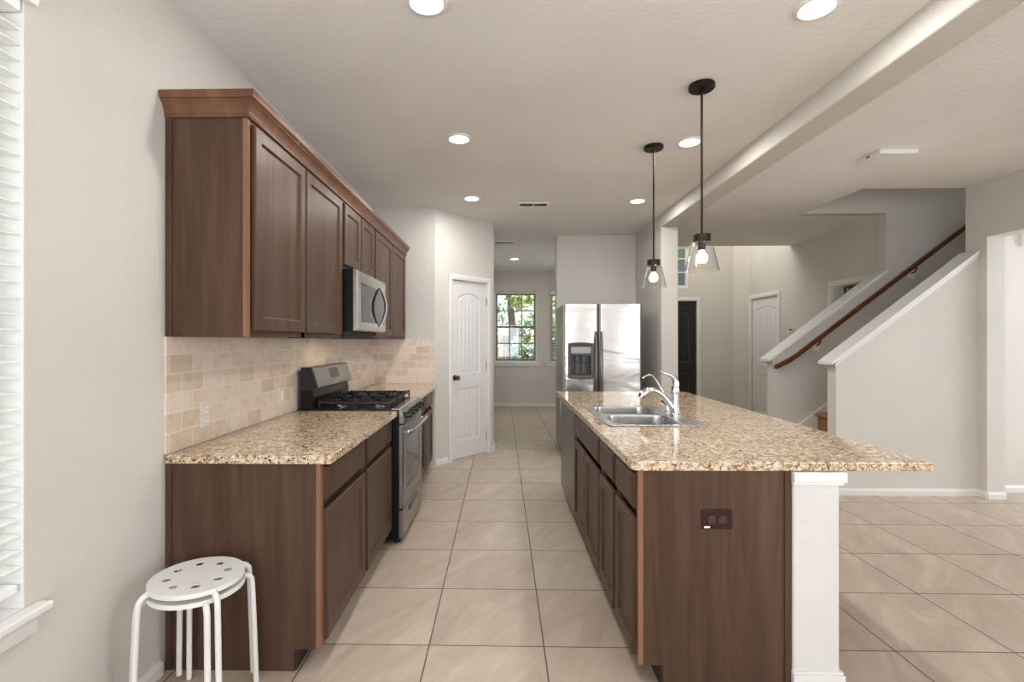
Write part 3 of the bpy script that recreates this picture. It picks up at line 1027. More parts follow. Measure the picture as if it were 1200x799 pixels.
# ---- worktops of the range run
mb = MB()
mb.plate([(XL + 0.012, 2.014), (-0.702, 2.014), (-0.690, 2.026), (-0.690, 3.300), (XL + 0.012, 3.300)], [], CT0, CT1, 0.006)
tag(mb.obj('countertop', 'granite', None, 40, origin=(-1.03, 2.65, CT0)), 'speckled granite worktop between the slatted blind end and the gas range', 'countertop', 'granite worktops')
mb = MB()
mb.plate([(XL + 0.012, 4.082), (-0.690, 4.082), (-0.690, 5.385), (XL + 0.012, 5.385)], [], CT0, CT1, 0.006)
tag(mb.obj('countertop', 'granite', None, 40, origin=(-1.03, 4.7, CT0)), 'short granite worktop in the corner beyond the gas range', 'countertop', 'granite worktops')

# ---- tiled backsplash, one L-shaped sheet
def splash():
    bm = bmesh.new()
    uv = bm.loops.layers.uv.new('UVMap')
    def q(pts, uvs):
        f = bm.faces.new([bm.verts.new(p) for p in pts])
        for lp, u in zip(f.loops, uvs):
            lp[uv].uv = u
    z0, z1 = CT1 + 0.0006, 1.3655
    xf, yf = XL + 0.011, YB - 0.011
    xe = -0.724
    v0, v1 = 0.0, z1 - z0
    q([(xf, 2.020, z0), (xf, yf, z0), (xf, yf, z1), (xf, 2.020, z1)], [(0.06, v0), (yf - 1.96, v0), (yf - 1.96, v1), (0.06, v1)])
    q([(xf, yf, z0), (xe, yf, z0), (xe, yf, z1), (xf, yf, z1)], [(yf - 1.96, v0), (yf - 1.96 + xe - xf, v0), (yf - 1.96 + xe - xf, v1), (yf - 1.96, v1)])
    q([(XL + 0.001, 2.020, z0), (xf, 2.020, z0), (xf, 2.020, z1), (XL + 0.001, 2.020, z1)], [(0.02, v0), (0.04, v0), (0.04, v1), (0.02, v1)])
    q([(XL + 0.001, YB - 0.001, z0), (XL + 0.001, 2.02, z0), (XL + 0.001, 2.02, z1), (XL + 0.001, YB - 0.001, z1)], [(0, 0)] * 4)
    q([(XL + 0.001, YB - 0.001, z0), (XL + 0.001, YB - 0.001, z1), (xe, YB - 0.001, z1), (xe, YB - 0.001, z0)], [(0, 0)] * 4)
    q([(xe, yf, z0), (xe, YB - 0.001, z0), (xe, YB - 0.001, z1), (xe, yf, z1)], [(0, 0), (0.01, 0), (0.01, v1), (0, v1)])
    for z in (z0, z1):
        q([(XL + 0.001, 2.02, z), (xf, 2.02, z), (xf, yf, z), (XL + 0.001, YB - 0.001, z)], [(0, 0)] * 4)
        q([(XL + 0.001, YB - 0.001, z), (xf, yf, z), (xe, yf, z), (xe, YB - 0.001, z)], [(0, 0)] * 4)
    bmesh.ops.remove_doubles(bm, verts=list(bm.verts), dist=1e-5)
    bmesh.ops.recalc_face_normals(bm, faces=list(bm.faces))
    me = bpy.data.meshes.new('backsplash')
    bm.to_mesh(me)
    bm.free()
    me.materials.append(MAT['splash'])
    o = bpy.data.objects.new('backsplash', me)
    COL.objects.link(o)
    return tag(o, 'beige stone subway tile backsplash between the granite worktop and wall cabinets', 'backsplash')
splash()

# ------------------------------------------------------------------ wall plates
def outlet(label, org, ud, nd, w=0.07, h=0.115, mat='plastic_white', horiz=False, socket='plastic_white', kind='duplex'):
    org, ud, nd = Vector(org), Vector(ud), Vector(nd)
    t = thing('wall_outlet', label, 'outlet', org, 'wall plates')
    up = Vector((0, 0, 1))
    def ring(cu, cz, a, b, d, rad, n=5):
        pts = []
        for x, z in rrect(-a, a, -b, b, rad, n):
            pts.append(tuple(org + ud * (cu + x) + up * (cz + z) + nd * d))
        return pts
    mb = MB()
    mb.loft([ring(0, 0, w / 2, h / 2, 0.0006, 0.004), ring(0, 0, w / 2, h / 2, 0.003, 0.004), ring(0, 0, w / 2 - 0.004, h / 2 - 0.004, 0.006, 0.004)])
    mb.obj('cover_plate', mat, t, 40)
    if kind == 'duplex':
        for s in (-1, 1):
            cu, cz = (0.021 * s, 0) if horiz else (0, 0.021 * s)
            mb = MB()
            mb.loft([ring(cu, cz, 0.0165, 0.0165, 0.0062, 0.0150, 8), ring(cu, cz, 0.016, 0.016, 0.0085, 0.0148, 8)])
            so = mb.obj('socket', socket, t, 40)
            mb = MB()
            for dz in (-0.006, 0.006):
                a, b = (0.004, 0.0012) if horiz else (0.0012, 0.004)
                du, dv = (0.002, dz) if horiz else (dz, 0.002)
                mb.loft([ring(cu + du, cz + dv, a, b, 0.0086, 0.0005, 2), ring(cu + du, cz + dv, a, b, 0.0090, 0.0005, 2)])
            mb.obj('slots', 'socket_hole', so)
    else:
        mb = MB()
        mb.loft([ring(0, 0, 0.016, 0.033, 0.0062, 0.002), ring(0, 0, 0.015, 0.032, 0.0095, 0.002)])
        mb.obj('rocker', socket, t, 40)
    return t
outlet('pale outlet plate on the tile nearer the slatted blind', (XL + 0.011, 2.285, 1.01), (0, 1, 0), (1, 0, 0), mat='plate_beige')
outlet('pale switch plate on the tile beside the gas range', (XL + 0.011, 3.09, 1.01), (0, 1, 0), (1, 0, 0), mat='plate_beige', kind='rocker')

# ------------------------------------------------------------------ gas range
RY0, RY1 = 3.306, 4.074
RF = -0.682
rg = thing('gas_range', 'stainless gas range with black grates between the two granite worktops', 'stove', (-1.02, 3.69, 0))
mb = MB()
mb.box(-1.33, RF, RY0, RY1, 0.03, 0.868)
mb.obj('body', 'black_satin', rg)
mb = MB()
mb.box(-1.33, RF + 0.002, RY0 - 0.001, RY1 + 0.001, 0.8685, 0.893, bev=0.006)
mb.obj('cooktop', 'black_satin', rg, 40)
# backguard
prof = [(-1.335, 0.894), (-1.250, 0.894), (-1.250, 0.975), (-1.258, 1.018), (-1.335, 1.018)]
MB().prism(prof, 'y', RY0 + 0.002, RY1 - 0.002).obj('backguard', 'black_satin', rg)
prof = [(-1.335, 1.0185), (-1.250, 1.0185), (-1.222, 1.034), (-1.222, 1.046), (-1.262, 1.166), (-1.275, 1.172), (-1.335, 1.172)]
bgp = MB().prism(prof, 'y', RY0 + 0.014, RY1 - 0.014).obj('backguard_panel', 'steel_mid', rg)
for y in (RY0 + 0.002, RY1 - 0.014):
    MB().prism([(x - 0.004 if i not in (0, 6) else x, z) for i, (x, z) in enumerate(prof)], 'y', y, y + 0.0118).obj('end_cap', 'black_matte', rg)
# clock display lying on the sloping face
def slope_pt(f, y, out):
    a, b = Vector((-1.222, 1.046)), Vector((-1.262, 1.166))
    p = a + (b - a) * f
    n = Vector((0.949, 0.316))
    q = p + n * out
    return (q.x, y, q.y)
mb = MB()
yc = 3.70
mb.loft([[slope_pt(0.28, yc - 0.085, o), slope_pt(0.28, yc + 0.085, o), slope_pt(0.86, yc + 0.085, o), slope_pt(0.86, yc - 0.085, o)] for o in (0.0006, 0.003)])
mb.obj('clock_display', 'dark_glass', bgp)
# burners
for x, y, r in ((-1.13, 3.47, 0.038), (-0.86, 3.47, 0.048), (-0.995, 3.69, 0.044), (-1.13, 3.91, 0.048), (-0.86, 3.91, 0.040)):
    b = MB().lathe([(r + 0.022, 0.8935), (r + 0.018, 0.899), (r, 0.900), (r, 0.908)], x, y, 24).obj('burner', 'steel_dark', rg, 40)
    MB().lathe([(r - 0.004, 0.9082), (r + 0.001, 0.911), (r + 0.001, 0.915), (r - 0.006, 0.919)], x, y, 24).obj('burner_cap', 'black_satin', b, 40)
# grates
for ya, yb in ((3.325, 3.560), (3.574, 3.806), (3.820, 4.055)):
    mb = MB()
    xa, xb = -1.225, -0.745
    zt, zb = 0.944, 0.928
    w = 0.011
    for y in (ya, yb - w):
        mb.box(xa, xb, y, y + w, zb, zt, bev=0.002, seg=1)
    for x in (xa, xb - w):
        mb.box(x, x + w, ya + w, yb - w, zb, zt, bev=0.002, seg=1)
    xm, ym = (xa + xb) / 2, (ya + yb) / 2
    mb.box(xm - w / 2, xm + w / 2, ya + w, yb - w, zb, zt, bev=0.002, seg=1)
    for cx in ((xa + xm) / 2, (xm + xb) / 2):
        for s in (-1, 1):
            mb.box(cx - w / 2, cx + w / 2, min(ym + s * 0.03, ym + s * 0.105), max(ym + s * 0.03, ym + s * 0.105), zb, zt + 0.008, bev=0.002, seg=1)
            mb.box(min(cx + s * 0.03, cx + s * 0.112), max(cx + s * 0.03, cx + s * 0.112), ym - w / 2, ym + w / 2, zb, zt + 0.008, bev=0.002, seg=1)
    for x in (xa, xm - w / 2, xb - w):
        for y in (ya, yb - w):
            mb.box(x, x + w, y, y + w, 0.8932, zb)
            mb.box(x, x + w, y, y + w, zt, zt + 0.007, bev=0.002, seg=1)
    mb.obj('grate', 'cast_iron', rg, 40)
l = lamp('cooktop_lamp', 'AREA', (-1.08, 3.66, 1.368), (0, 0, 0), 1.1, (1, 0.78, 0.5), shape='RECTANGLE', size=0.1, size_y=0.35)
# front control panel
prof = [(RF + 0.0005, 0.800), (RF + 0.026, 0.800), (RF + 0.036, 0.812), (RF + 0.024, 0.872), (RF + 0.010, 0.893), (RF - 0.045, 0.8945), (RF - 0.045, 0.8935), (RF + 0.0005, 0.8935)]
mb = MB().prism([(RF + 0.0035, 0.800), (RF + 0.026, 0.800), (RF + 0.036, 0.812), (RF + 0.024, 0.872), (RF + 0.012, 0.890), (RF + 0.0035, 0.892)], 'y', RY0 + 0.001, RY1 - 0.001)
fp = mb.obj('control_panel', 'steel_mid', rg)
MB().prism([(RF - 0.048, 0.8935), (RF + 0.004, 0.8935), (RF + 0.012, 0.891), (RF + 0.012, 0.895), (RF + 0.004, 0.899), (RF - 0.048, 0.8985)], 'y', RY0 + 0.001, RY1 - 0.001).obj('front_strip', 'steel', rg)
for y in (3.40, 3.53, 3.69, 3.85, 3.98):
    mb = MB()
    c0, ax = Vector((RF + 0.0305, y, 0.842)), Vector((0.98, 0, 0.2)).normalized()
    up = Vector((0, 1, 0))
    w_ = ax.cross(up)
    mb.loft([[c0 + ax * o + r * (math.cos(t * PI / 10) * up + math.sin(t * PI / 10) * w_) for t in range(20)] for r, o in ((0.023, 0.001), (0.023, 0.007), (0.019, 0.010), (0.017, 0.032), (0.012, 0.035))])
    k = mb.obj('knob', 'black_gloss', rg, 40)
# oven door with window and bar handle
mb = MB()
DX0, DX1 = RF + 0.002, RF + 0.030
def oring(ins, x, z0=0.238, z1=0.790):
    return [(x, RY0 + 0.004 + ins, z0 + ins), (x, RY1 - 0.004 - ins, z0 + ins), (x, RY1 - 0.004 - ins, z1 - ins), (x, RY0 + 0.004 + ins, z1 - ins)]
def wring(x, d=0):
    return [(x, RY0 + 0.12 - d, 0.345 - d), (x, RY1 - 0.12 + d, 0.345 - d), (x, RY1 - 0.12 + d, 0.665 + d), (x, RY0 + 0.12 - d, 0.665 + d)]
mb.loft([oring(0, DX0), oring(0, DX1 - 0.006), oring(0.005, DX1), wring(DX1, 0.012), wring(DX1 - 0.004), wring(DX1 - 0.010)])
od = mb.obj('oven_door', 'steel_mid', rg)
MB().box(DX1 - 0.0098, DX1 - 0.0065, RY0 + 0.121, RY1 - 0.121, 0.346, 0.664).obj('oven_window', 'dark_glass', od)
mb = MB()
hx = DX1 + 0.048
mb.tube([(DX1 + 0.001, RY0 + 0.055, 0.735), (DX1 + 0.03, RY0 + 0.055, 0.738), (hx, RY0 + 0.085, 0.74), (hx + 0.006, 3.69, 0.74), (hx, RY1 - 0.085, 0.74), (DX1 + 0.03, RY1 - 0.055, 0.738), (DX1 + 0.001, RY1 - 0.055, 0.735)], 0.0135, 12, 6)
mb.obj('oven_handle', 'steel', od, 50)
mb = MB()
mb.loft([oring(0, DX0, 0.045, 0.225), oring(0, DX1 - 0.006, 0.045, 0.225), oring(0.005, DX1, 0.045, 0.225)])
dr = mb.obj('storage_drawer', 'steel_mid', rg)
mb = MB()
yc = 3.69
mb.loft([[(DX1 + 0.0006, yc - 0.17, 0.155), (DX1 + 0.0006, yc + 0.17, 0.155), (DX1 + 0.0006, yc + 0.17, 0.195), (DX1 + 0.0006, yc - 0.17, 0.195)],
         [(DX1 + 0.010, yc - 0.165, 0.170), (DX1 + 0.010, yc + 0.165, 0.170), (DX1 + 0.010, yc + 0.165, 0.19), (DX1 + 0.010, yc - 0.165, 0.19)]])
mb.obj('drawer_grip', 'steel_dark', dr)
for x in (-1.28, -0.70):
    for y in (RY0 + 0.05, RY1 - 0.05):
        MB().lathe([(0.02, 0.0), (0.02, 0.02), (0.012, 0.0295)], x, y, 12).obj('foot', 'black_matte', rg, 40)

# ------------------------------------------------------------------ microwave over the range
mw = thing('microwave', 'stainless over-the-range microwave with bowed handle below the short wall cabinet', 'microwave', (-1.15, 3.63, 1.40))
MY0, MY1 = 3.238, 4.018
MF = -0.965
MB().box(XL + 0.002, MF, MY0, MY1, 1.412, 1.817).obj('case', 'black_satin', mw)
MB().box(XL + 0.002, MF - 0.06, MY0 + 0.01, MY1 - 0.01, 1.372, 1.4115).obj('vent_base', 'black_matte', mw)
mb = MB()
def mring(ins, x, y0=MY0, y1=MY1, z0=1.416, z1=1.814):
    return [(x, y0 + ins, z0 + ins), (x, y1 - ins, z0 + ins), (x, y1 - ins, z1 - ins), (x, y0 + ins, z1 - ins)]
MX = MF + 0.032
mb.loft([mring(0, MF + 0.001), mring(0, MX - 0.012), mring(0.012, MX), mring(0, MX, MY0 + 0.07, MY1 - 0.035, 1.475, 1.735), mring(0, MX - 0.003, MY0 + 0.073, MY1 - 0.038, 1.478, 1.732)])
md = mb.obj('microwave_door', 'steel', mw)
MB().box(MX - 0.0028, MX - 0.0005, MY0 + 0.0735, MY1 - 0.0385, 1.4785, 1.7315).obj('door_glass', 'dark_glass', md)
hy = 3.80
mb = MB()
outer, inner = [], []
for k in range(17):
    t = k / 16
    z = 1.452 + 0.300 * t
    b = math.sin(PI * t) ** 0.8
    outer.append((MX + 0.003 + 0.052 * b, z))
for k in range(17):
    t = 1 - k / 16
    z = 1.462 + 0.280 * t
    b = math.sin(PI * t) ** 0.8
    inner.append((MX + 0.0006 + 0.040 * b, z))
mb.prism(outer + inner, 'y', hy - 0.016, hy + 0.016)
mh = mb.obj('door_handle', 'black_gloss', md, 40)
mb = MB()
mb.prism([(x + 0.0008, z) for x, z in outer] + [(x + 0.005, z) for x, z in reversed(outer)], 'y', hy - 0.015, hy + 0.015)
mb.obj('handle_trim', 'steel', mh, 40)

# ------------------------------------------------------------------ island
IF = 0.53           # face frame front (faces the range)
def island_cab(label, y0, y1, drawers, doors, end=False, hollow=False):
    t = thing('island_cabinet', label, 'cabinet', (0.85, (y0 + y1) / 2, 0), 'island base cabinets')
    mb = MB()
    xa, xb = IF + 0.020, 1.110
    if hollow:
        mb.box(xa, xb, y0 + 0.0005, y0 + 0.018, 0.09, CT0 - 0.001).box(xa, xb, y1 - 0.018, y1 - 0.0005, 0.09, CT0 - 0.001)
        mb.box(xa, xb, y0 + 0.018, y1 - 0.018, 0.09, 0.11).box(xb - 0.015, xb, y0 + 0.018, y1 - 0.018, 0.11, CT0 - 0.001)
    else:
        mb.box(xa, xb, y0 + 0.0005, y1 - 0.0005, 0.09, CT0 - 0.001)
    mb.box(xa + 0.075, xb, y0 + 0.0005, y1 - 0.0005, 0.0, 0.0899)
    mb.obj('carcass', 'wood', t)
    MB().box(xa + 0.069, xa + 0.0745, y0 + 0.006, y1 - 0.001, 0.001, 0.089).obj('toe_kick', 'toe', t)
    if end:
        MB().box(xb - 0.020, xb + 0.006, y0 - 0.006, y0, 0.0, CT0 - 0.001, bev=0.002).obj('scribe_strip', 'wood', t)
    ff = MB()
    if end:
        box('end_stile', 'wood_edge_lit', t, IF, IF + 0.0195, y0 + 0.0005, y0 + 0.024, 0.09, CT0 - 0.001)
    else:
        ff.box(IF, IF + 0.0195, y0 + 0.0005, y0 + 0.024, 0.09, CT0 - 0.001)
    ff.box(IF, IF + 0.0195, y1 - 0.024, y1 - 0.0005, 0.09, CT0 - 0.001)
    ff.box(IF, IF + 0.0195, y0 + 0.024, y1 - 0.024, 0.09, 0.125)
    ff.obj('face_frame', 'wood', t)
    for a, b in drawers:
        frame_door('drawer', t, (IF, b, RZ[0]), (0, -1, 0), (-1, 0, 0), b - a, RZ[1] - RZ[0], flat=True)
    for a, b in doors:
        frame_door('door', t, (IF, b, DZ[0]), (0, -1, 0), (-1, 0, 0), b - a, DZ[1] - DZ[0], stile=0.05)
    return t
island_cab('narrow island cabinet with the broad wood end panel and the brown outlet', 1.960, 2.300, [(1.988, 2.282)], [(1.988, 2.282)], True)
island_cab('narrow island cabinet between the end panel unit and the sink', 2.301, 2.660, [(2.318, 2.644)], [(2.318, 2.644)])
island_cab('wide two-door island cabinet under the sink with one long false drawer', 2.661, 3.572, [(2.678, 3.555)], [(2.678, 3.108), (3.124, 3.555)], hollow=True)
# end unit past the dishwasher
t = thing('end_panel', 'narrow dark wood panel closing the island past the dishwasher', 'panel', (0.85, 4.48, 0))
MB().box(IF + 0.012, 1.110, 4.378, 4.575, 0.09, CT0 - 0.001, bev=0.002).box(IF + 0.09, 1.110, 4.378, 4.575, 0, 0.0899).obj('panel', 'wood', t)
# dishwasher
dw = thing('dishwasher', 'dark stainless dishwasher built into the island beside the sink cabinet', 'dishwasher', (0.85, 3.97, 0))
DY0, DY1 = 3.578, 4.374
MB().box(IF + 0.03, 1.105, DY0, DY1, 0.0, CT0 - 0.003).obj('tub', 'black_matte', dw)
mb = MB()
mb.box(IF - 0.016, IF + 0.0295, DY0 + 0.003, DY1 - 0.003, 0.105, 0.6936, bev=0.001)
mb.obj('door', 'steel_dark', dw, 40)
prof = [(IF + 0.0295, 0.694), (IF - 0.014, 0.694), (IF - 0.019, 0.702), (IF - 0.020, 0.760), (IF - 0.018, 0.815), (IF - 0.010, 0.838), (IF + 0.0295, 0.838)]
cpn = MB().prism(prof, 'y', DY0 + 0.003, DY1 - 0.003).obj('control_panel', 'steel_dark', dw, 40)
MB().prism([(x - (0.002 if x < IF + 0.02 else 0), z) for x, z in prof], 'y', DY1 - 0.0028, DY1 - 0.0002).obj('end_cap', 'steel', dw)
MB().box(IF - 0.0208, IF - 0.0185, 3.80, 3.84, 0.742, 0.752).obj('badge', 'nickel', cpn)

# pony wall carrying the overhang
pwall = struct(MB().box(1.1175, 1.297, 1.950, 4.575, 0, CT0 - 0.001, bev=0.012, seg=3).obj('wall_island', 'post', smooth=40))
mb = MB()
for grow, a, b in ((0.010, CT0 - 0.052, CT0 - 0.040), (0.018, CT0 - 0.040, CT0 - 0.0012)):
    mb.box(1.1135 - grow * 0.0, 1.297 + grow, 1.950 - grow, 4.575 + grow, a, b, bev=0.004)
mb.obj('post_cap', 'trim', pwall, 40)
mb = MB()
mb.box(1.1135, 1.297 + 0.013, 1.950 - 0.013, 4.575 + 0.013, 0.0, 0.072, bev=0.003).box(1.1135, 1.297 + 0.008, 1.950 - 0.008, 4.58, 0.072, 0.084, bev=0.003)
mb.obj('post_base', 'trim', pwall, 40)

# worktop with the sink cut-out
SX0, SX1, SY0, SY1 = 0.575, 1.125, 2.725, 3.53
mb = MB()
outer = [(1.652, 1.956), (1.672, 4.612), (0.500, 4.612)]
rad = 0.03
outer += [(0.500 + rad - rad * math.cos(k * PI / 12), 1.938 + rad - rad * math.sin(k * PI / 12)) for k in range(7)]
# clip the near far corner a little as well
mb.plate(outer, [rrect(SX0 + 0.02, SX1 - 0.02, SY0 + 0.02, SY1 - 0.02, 0.03)], CT0, CT1, 0.007)
tag(mb.obj('countertop', 'granite', None, 40, origin=(1.08, 3.27, CT0)), 'large granite island worktop holding the sink and overhanging the white post', 'countertop', 'granite worktops')

# ------------------------------------------------------------------ sink
sk = thing('sink', 'double-bowl stainless drop-in sink set in the island worktop', 'sink', (0.85, 3.13, CT1))
zr = CT1 + 0.001
B1 = (SX0 + 0.045, SX1 - 0.125, SY0 + 0.035, 3.105)
B2 = (SX0 + 0.045, SX1 - 0.125, 3.145, SY1 - 0.035)
mb = MB()
h1, h2 = rrect(*B1, 0.07, 8), rrect(*B2, 0.07, 8)
mb.plate(rrect(SX0, SX1, SY0, SY1, 0.03, 6), [h1, h2], zr, zr + 0.006, 0.0025)
mb.obj('rim', 'steel_sink', sk, 40)
for B in (B1, B2):
    mb = MB()
    rings = []
    for ins, z, r in ((0.0, zr + 0.0055, 0.07), (0.003, zr - 0.004, 0.07), (0.008, zr - 0.13, 0.065), (0.014, zr - 0.155, 0.06), (0.03, zr - 0.172, 0.05), (0.06, zr - 0.178, 0.04)):
        rings.append([(x, y, z) for x, y in rrect(B[0] + ins, B[1] - ins, B[2] + ins, B[3] - ins, r, 8)])
    mb.loft(rings, True, False, True)
    bo = mb.obj('basin', 'steel_sink', sk, 60)
    cx, cy = (B[0] + B[1]) / 2, (B[2] + B[3]) / 2
    MB().lathe([(0.045, zr - 0.1778), (0.045, zr - 0.174), (0.034, zr - 0.173), (0.030, zr - 0.176)], cx, cy, 20).obj('drain', 'chrome', bo, 40)

# ------------------------------------------------------------------ faucets
fx, fy, fz = 1.062, 3.10, zr + 0.0065
fa = thing('faucet', 'chrome single-lever kitchen faucet with a thick arched spout behind the sink', 'faucet', (fx, fy, fz))
MB().lathe([(0.034, fz), (0.034, fz + 0.006), (0.030, fz + 0.010), (0.027, fz + 0.016)], fx, fy, 24).obj('base', 'chrome', fa, 40)
MB().lathe([(0.025, fz + 0.0162), (0.024, fz + 0.05), (0.0245, fz + 0.11), (0.026, fz + 0.145), (0.024, fz + 0.170), (0.014, fz + 0.188), (0.004, fz + 0.192)], fx, fy, 24).obj('body', 'chrome', fa, 60)
MB().tube([(fx + 0.004, fy, fz + 0.178), (fx + 0.002, fy, fz + 0.208), (fx - 0.016, fy - 0.004, fz + 0.236), (fx - 0.048, fy - 0.010, fz + 0.252), (fx - 0.082, fy - 0.016, fz + 0.262), (fx - 0.094, fy - 0.018, fz + 0.272)],
          [0.021, 0.019, 0.013, 0.009, 0.0075, 0.004], 12, 6).obj('lever', 'chrome', fa, 60)
sp = MB().tube([(fx - 0.014, fy, fz + 0.045), (fx - 0.045, fy, fz + 0.085), (fx - 0.085, fy - 0.004, fz + 0.130), (fx - 0.130, fy - 0.008, fz + 0.153), (fx - 0.165, fy - 0.010, fz + 0.150)],
               [0.019, 0.019, 0.0175, 0.0165, 0.0165], 14, 6).obj('spout', 'chrome', fa, 60)
MB().tube([(fx - 0.160, fy - 0.010, fz + 0.151), (fx - 0.176, fy - 0.011, fz + 0.146), (fx - 0.200, fy - 0.012, fz + 0.128), (fx - 0.210, fy - 0.012, fz + 0.108)],
          [0.017, 0.022, 0.024, 0.021], 14, 5).obj('spray_head', 'chrome', sp, 60)
# slim drinking-water tap
gx, gy = 1.062, 3.245
ga = thing('water_tap', 'slim chrome gooseneck water tap standing behind the thick faucet', 'faucet', (gx, gy, fz))
MB().lathe([(0.020, fz), (0.020, fz + 0.005), (0.014, fz + 0.010), (0.012, fz + 0.055), (0.009, fz + 0.062)], gx, gy, 18).obj('base', 'chrome', ga, 40)
MB().tube([(gx, gy, fz + 0.058), (gx - 0.006, gy, fz + 0.09), (gx - 0.045, gy, fz + 0.158), (gx - 0.078, gy, fz + 0.212), (gx - 0.104, gy, fz + 0.236), (gx - 0.134, gy, fz + 0.232), (gx - 0.158, gy, fz + 0.212)],
          [0.0085, 0.007, 0.006, 0.006, 0.006, 0.006, 0.006], 10, 6).obj('neck', 'chrome', ga, 60)
MB().tube([(gx - 0.157, gy, fz + 0.213), (gx - 0.166, gy, fz + 0.200)], 0.0085, 10).obj('tip', 'black_matte', ga, 60)
MB().tube([(gx - 0.008, gy - 0.003, fz + 0.050), (gx - 0.030, gy - 0.004, fz + 0.066), (gx - 0.040, gy - 0.004, fz + 0.074)], [0.006, 0.006, 0.0045], 10).obj('lever', 'black_matte', ga, 60)

# brown outlet on the island end panel
pl = outlet('dark brown double socket plate on the wood end panel of the island', (0.831, 1.9595, 0.660), (1, 0, 0), (0, -1, 0), w=0.118, h=0.076, mat='plug_brown', horiz=True, socket='socket_brown')
MB().box(0.831 - 0.050, 0.831 - 0.028, 1.9595 - 0.0068, 1.9595 - 0.0062, 0.660 - 0.0335, 0.660 - 0.026).obj('sticker', 'plastic_white', pl)

# ------------------------------------------------------------------ fridge
FX0, FX1, FY, FZ = 0.705, 1.605, 5.75, 1.768
fg = thing('refrigerator', 'stainless side-by-side refrigerator with a water dispenser in the alcove', 'refrigerator', (1.155, 6.1, 0))
MB().box(FX0, FX1, FY + 0.085, 6.48, 0.02, FZ - 0.01, bev=0.004).obj('cabinet', 'steel_side', fg, 40)
MB().box(FX0 + 0.01, FX1 - 0.01, FY + 0.05, FY + 0.084, 0.02, 0.095).obj('kick_grille', 'dark_plastic', fg)
for x in (FX0 + 0.06, FX1 - 0.06):
    for y in (FY + 0.15, 6.40):
        MB().lathe([(0.02, 0.0), (0.02, 0.0195)], x, y, 12).obj('foot', 'black_matte', fg)
split = FX0 + 0.400
ZD0, ZD1 = 0.105, FZ
def fdoor(x0, x1, hole=None):
    """slightly bowed door front; hole = (xa, xb, za, zb) leaves a recess"""
    mb = MB()
    n = 16
    yb = FY + 0.080
    def yf(x):
        t = (x - x0) / (x1 - x0)
        e = 0.020 * max(0.0, 1 - min(t, 1 - t) / 0.06) ** 2
        return FY + 0.007 * (2 * t - 1) ** 2 + e
    xs = sorted({x0 + (x1 - x0) * k / n for k in range(n + 1)} | {x0 + (x1 - x0) * f for f in (0.015, 0.03, 0.045, 0.955, 0.97, 0.985)} | (set(hole[:2]) if hole else set()))
    zs = sorted({ZD0, ZD1} | (set(hole[2:]) if hole else set()))
    inside = lambda a, b, c, d: hole and hole[0] < (a + b) / 2 < hole[1] and hole[2] < (c + d) / 2 < hole[3]
    for a, b in zip(xs, xs[1:]):
        for c, d in zip(zs, zs[1:]):
            if not inside(a, b, c, d):
                mb.quad((a, yf(a), c), (b, yf(b), c), (b, yf(b), d), (a, yf(a), d))
        mb.quad((a, yf(a), ZD0), (b, yf(b), ZD0), (b, yb, ZD0), (a, yb, ZD0))
        mb.quad((a, yf(a), ZD1), (b, yf(b), ZD1), (b, yb, ZD1), (a, yb, ZD1))
    for x in (x0, x1):
        mb.quad((x, yf(x), ZD0), (x, yb, ZD0), (x, yb, ZD1), (x, yf(x), ZD1))
    mb.quad((x0, yb, ZD0), (x1, yb, ZD0), (x1, yb, ZD1), (x0, yb, ZD1))
    return mb
hole = (FX0 + 0.055, FX0 + 0.342, 0.925, 1.315)
fl = fdoor(FX0 + 0.002, split - 0.004, hole).obj('freezer_door', 'steel_fridge', fg, 40)
frd = fdoor(split + 0.004, FX1 - 0.002).obj('fresh_food_door', 'steel_fridge', fg, 40)
# dispenser: bezel, recess, panel, paddles, tray
hx0, hx1, hz0, hz1 = hole
mb = MB()
yb = FY + 0.0
def dr_(x0, x1, z0, z1, y, bow=0.0):
    pts = []
    n = 10
    for k in range(n + 1):
        t = k / n
        pts.append((x0 + (x1 - x0) * t, y, z0 - bow * (1 - (2 * t - 1) ** 2)))
    for k in range(n + 1):
        t = 1 - k / n
        pts.append((x0 + (x1 - x0) * t, y, z1 + bow * (1 - (2 * t - 1) ** 2)))
    return pts
mb.loft([dr_(hx0 - 0.004, hx1 + 0.004, hz0 - 0.004, hz1 + 0.004, FY + 0.012, 0.012), dr_(hx0 - 0.004, hx1 + 0.004, hz0 - 0.004, hz1 + 0.004, FY - 0.010, 0.012),
         dr_(hx0 + 0.004, hx1 - 0.004, hz0 + 0.004, hz1 - 0.004, FY - 0.016, 0.010), dr_(hx0 + 0.030, hx1 - 0.030, hz0 + 0.035, hz1 - 0.035, FY - 0.010, 0.004),
         dr_(hx0 + 0.030, hx1 - 0.030, hz0 + 0.035, hz1 - 0.035, FY + 0.068, 0.004)], True, False, True)
dp = mb.obj('dispenser', 'grey_plastic', fl, 40)
MB().box(hx0 + 0.031, hx1 - 0.031, FY + 0.060, FY + 0.067, hz0 + 0.036, hz1 - 0.036).obj('recess_back', 'dark_plastic', dp)
MB().box(hx0 + 0.031, hx1 - 0.031, FY - 0.006, FY + 0.055, 1.205, hz1 - 0.036, bev=0.003).obj('control_panel', 'steel_side', dp, 40)
MB().box(hx0 + 0.031, hx1 - 0.031, FY - 0.012, FY + 0.055, 1.180, 1.2045, bev=0.003).obj('hood', 'grey_plastic', dp, 40)
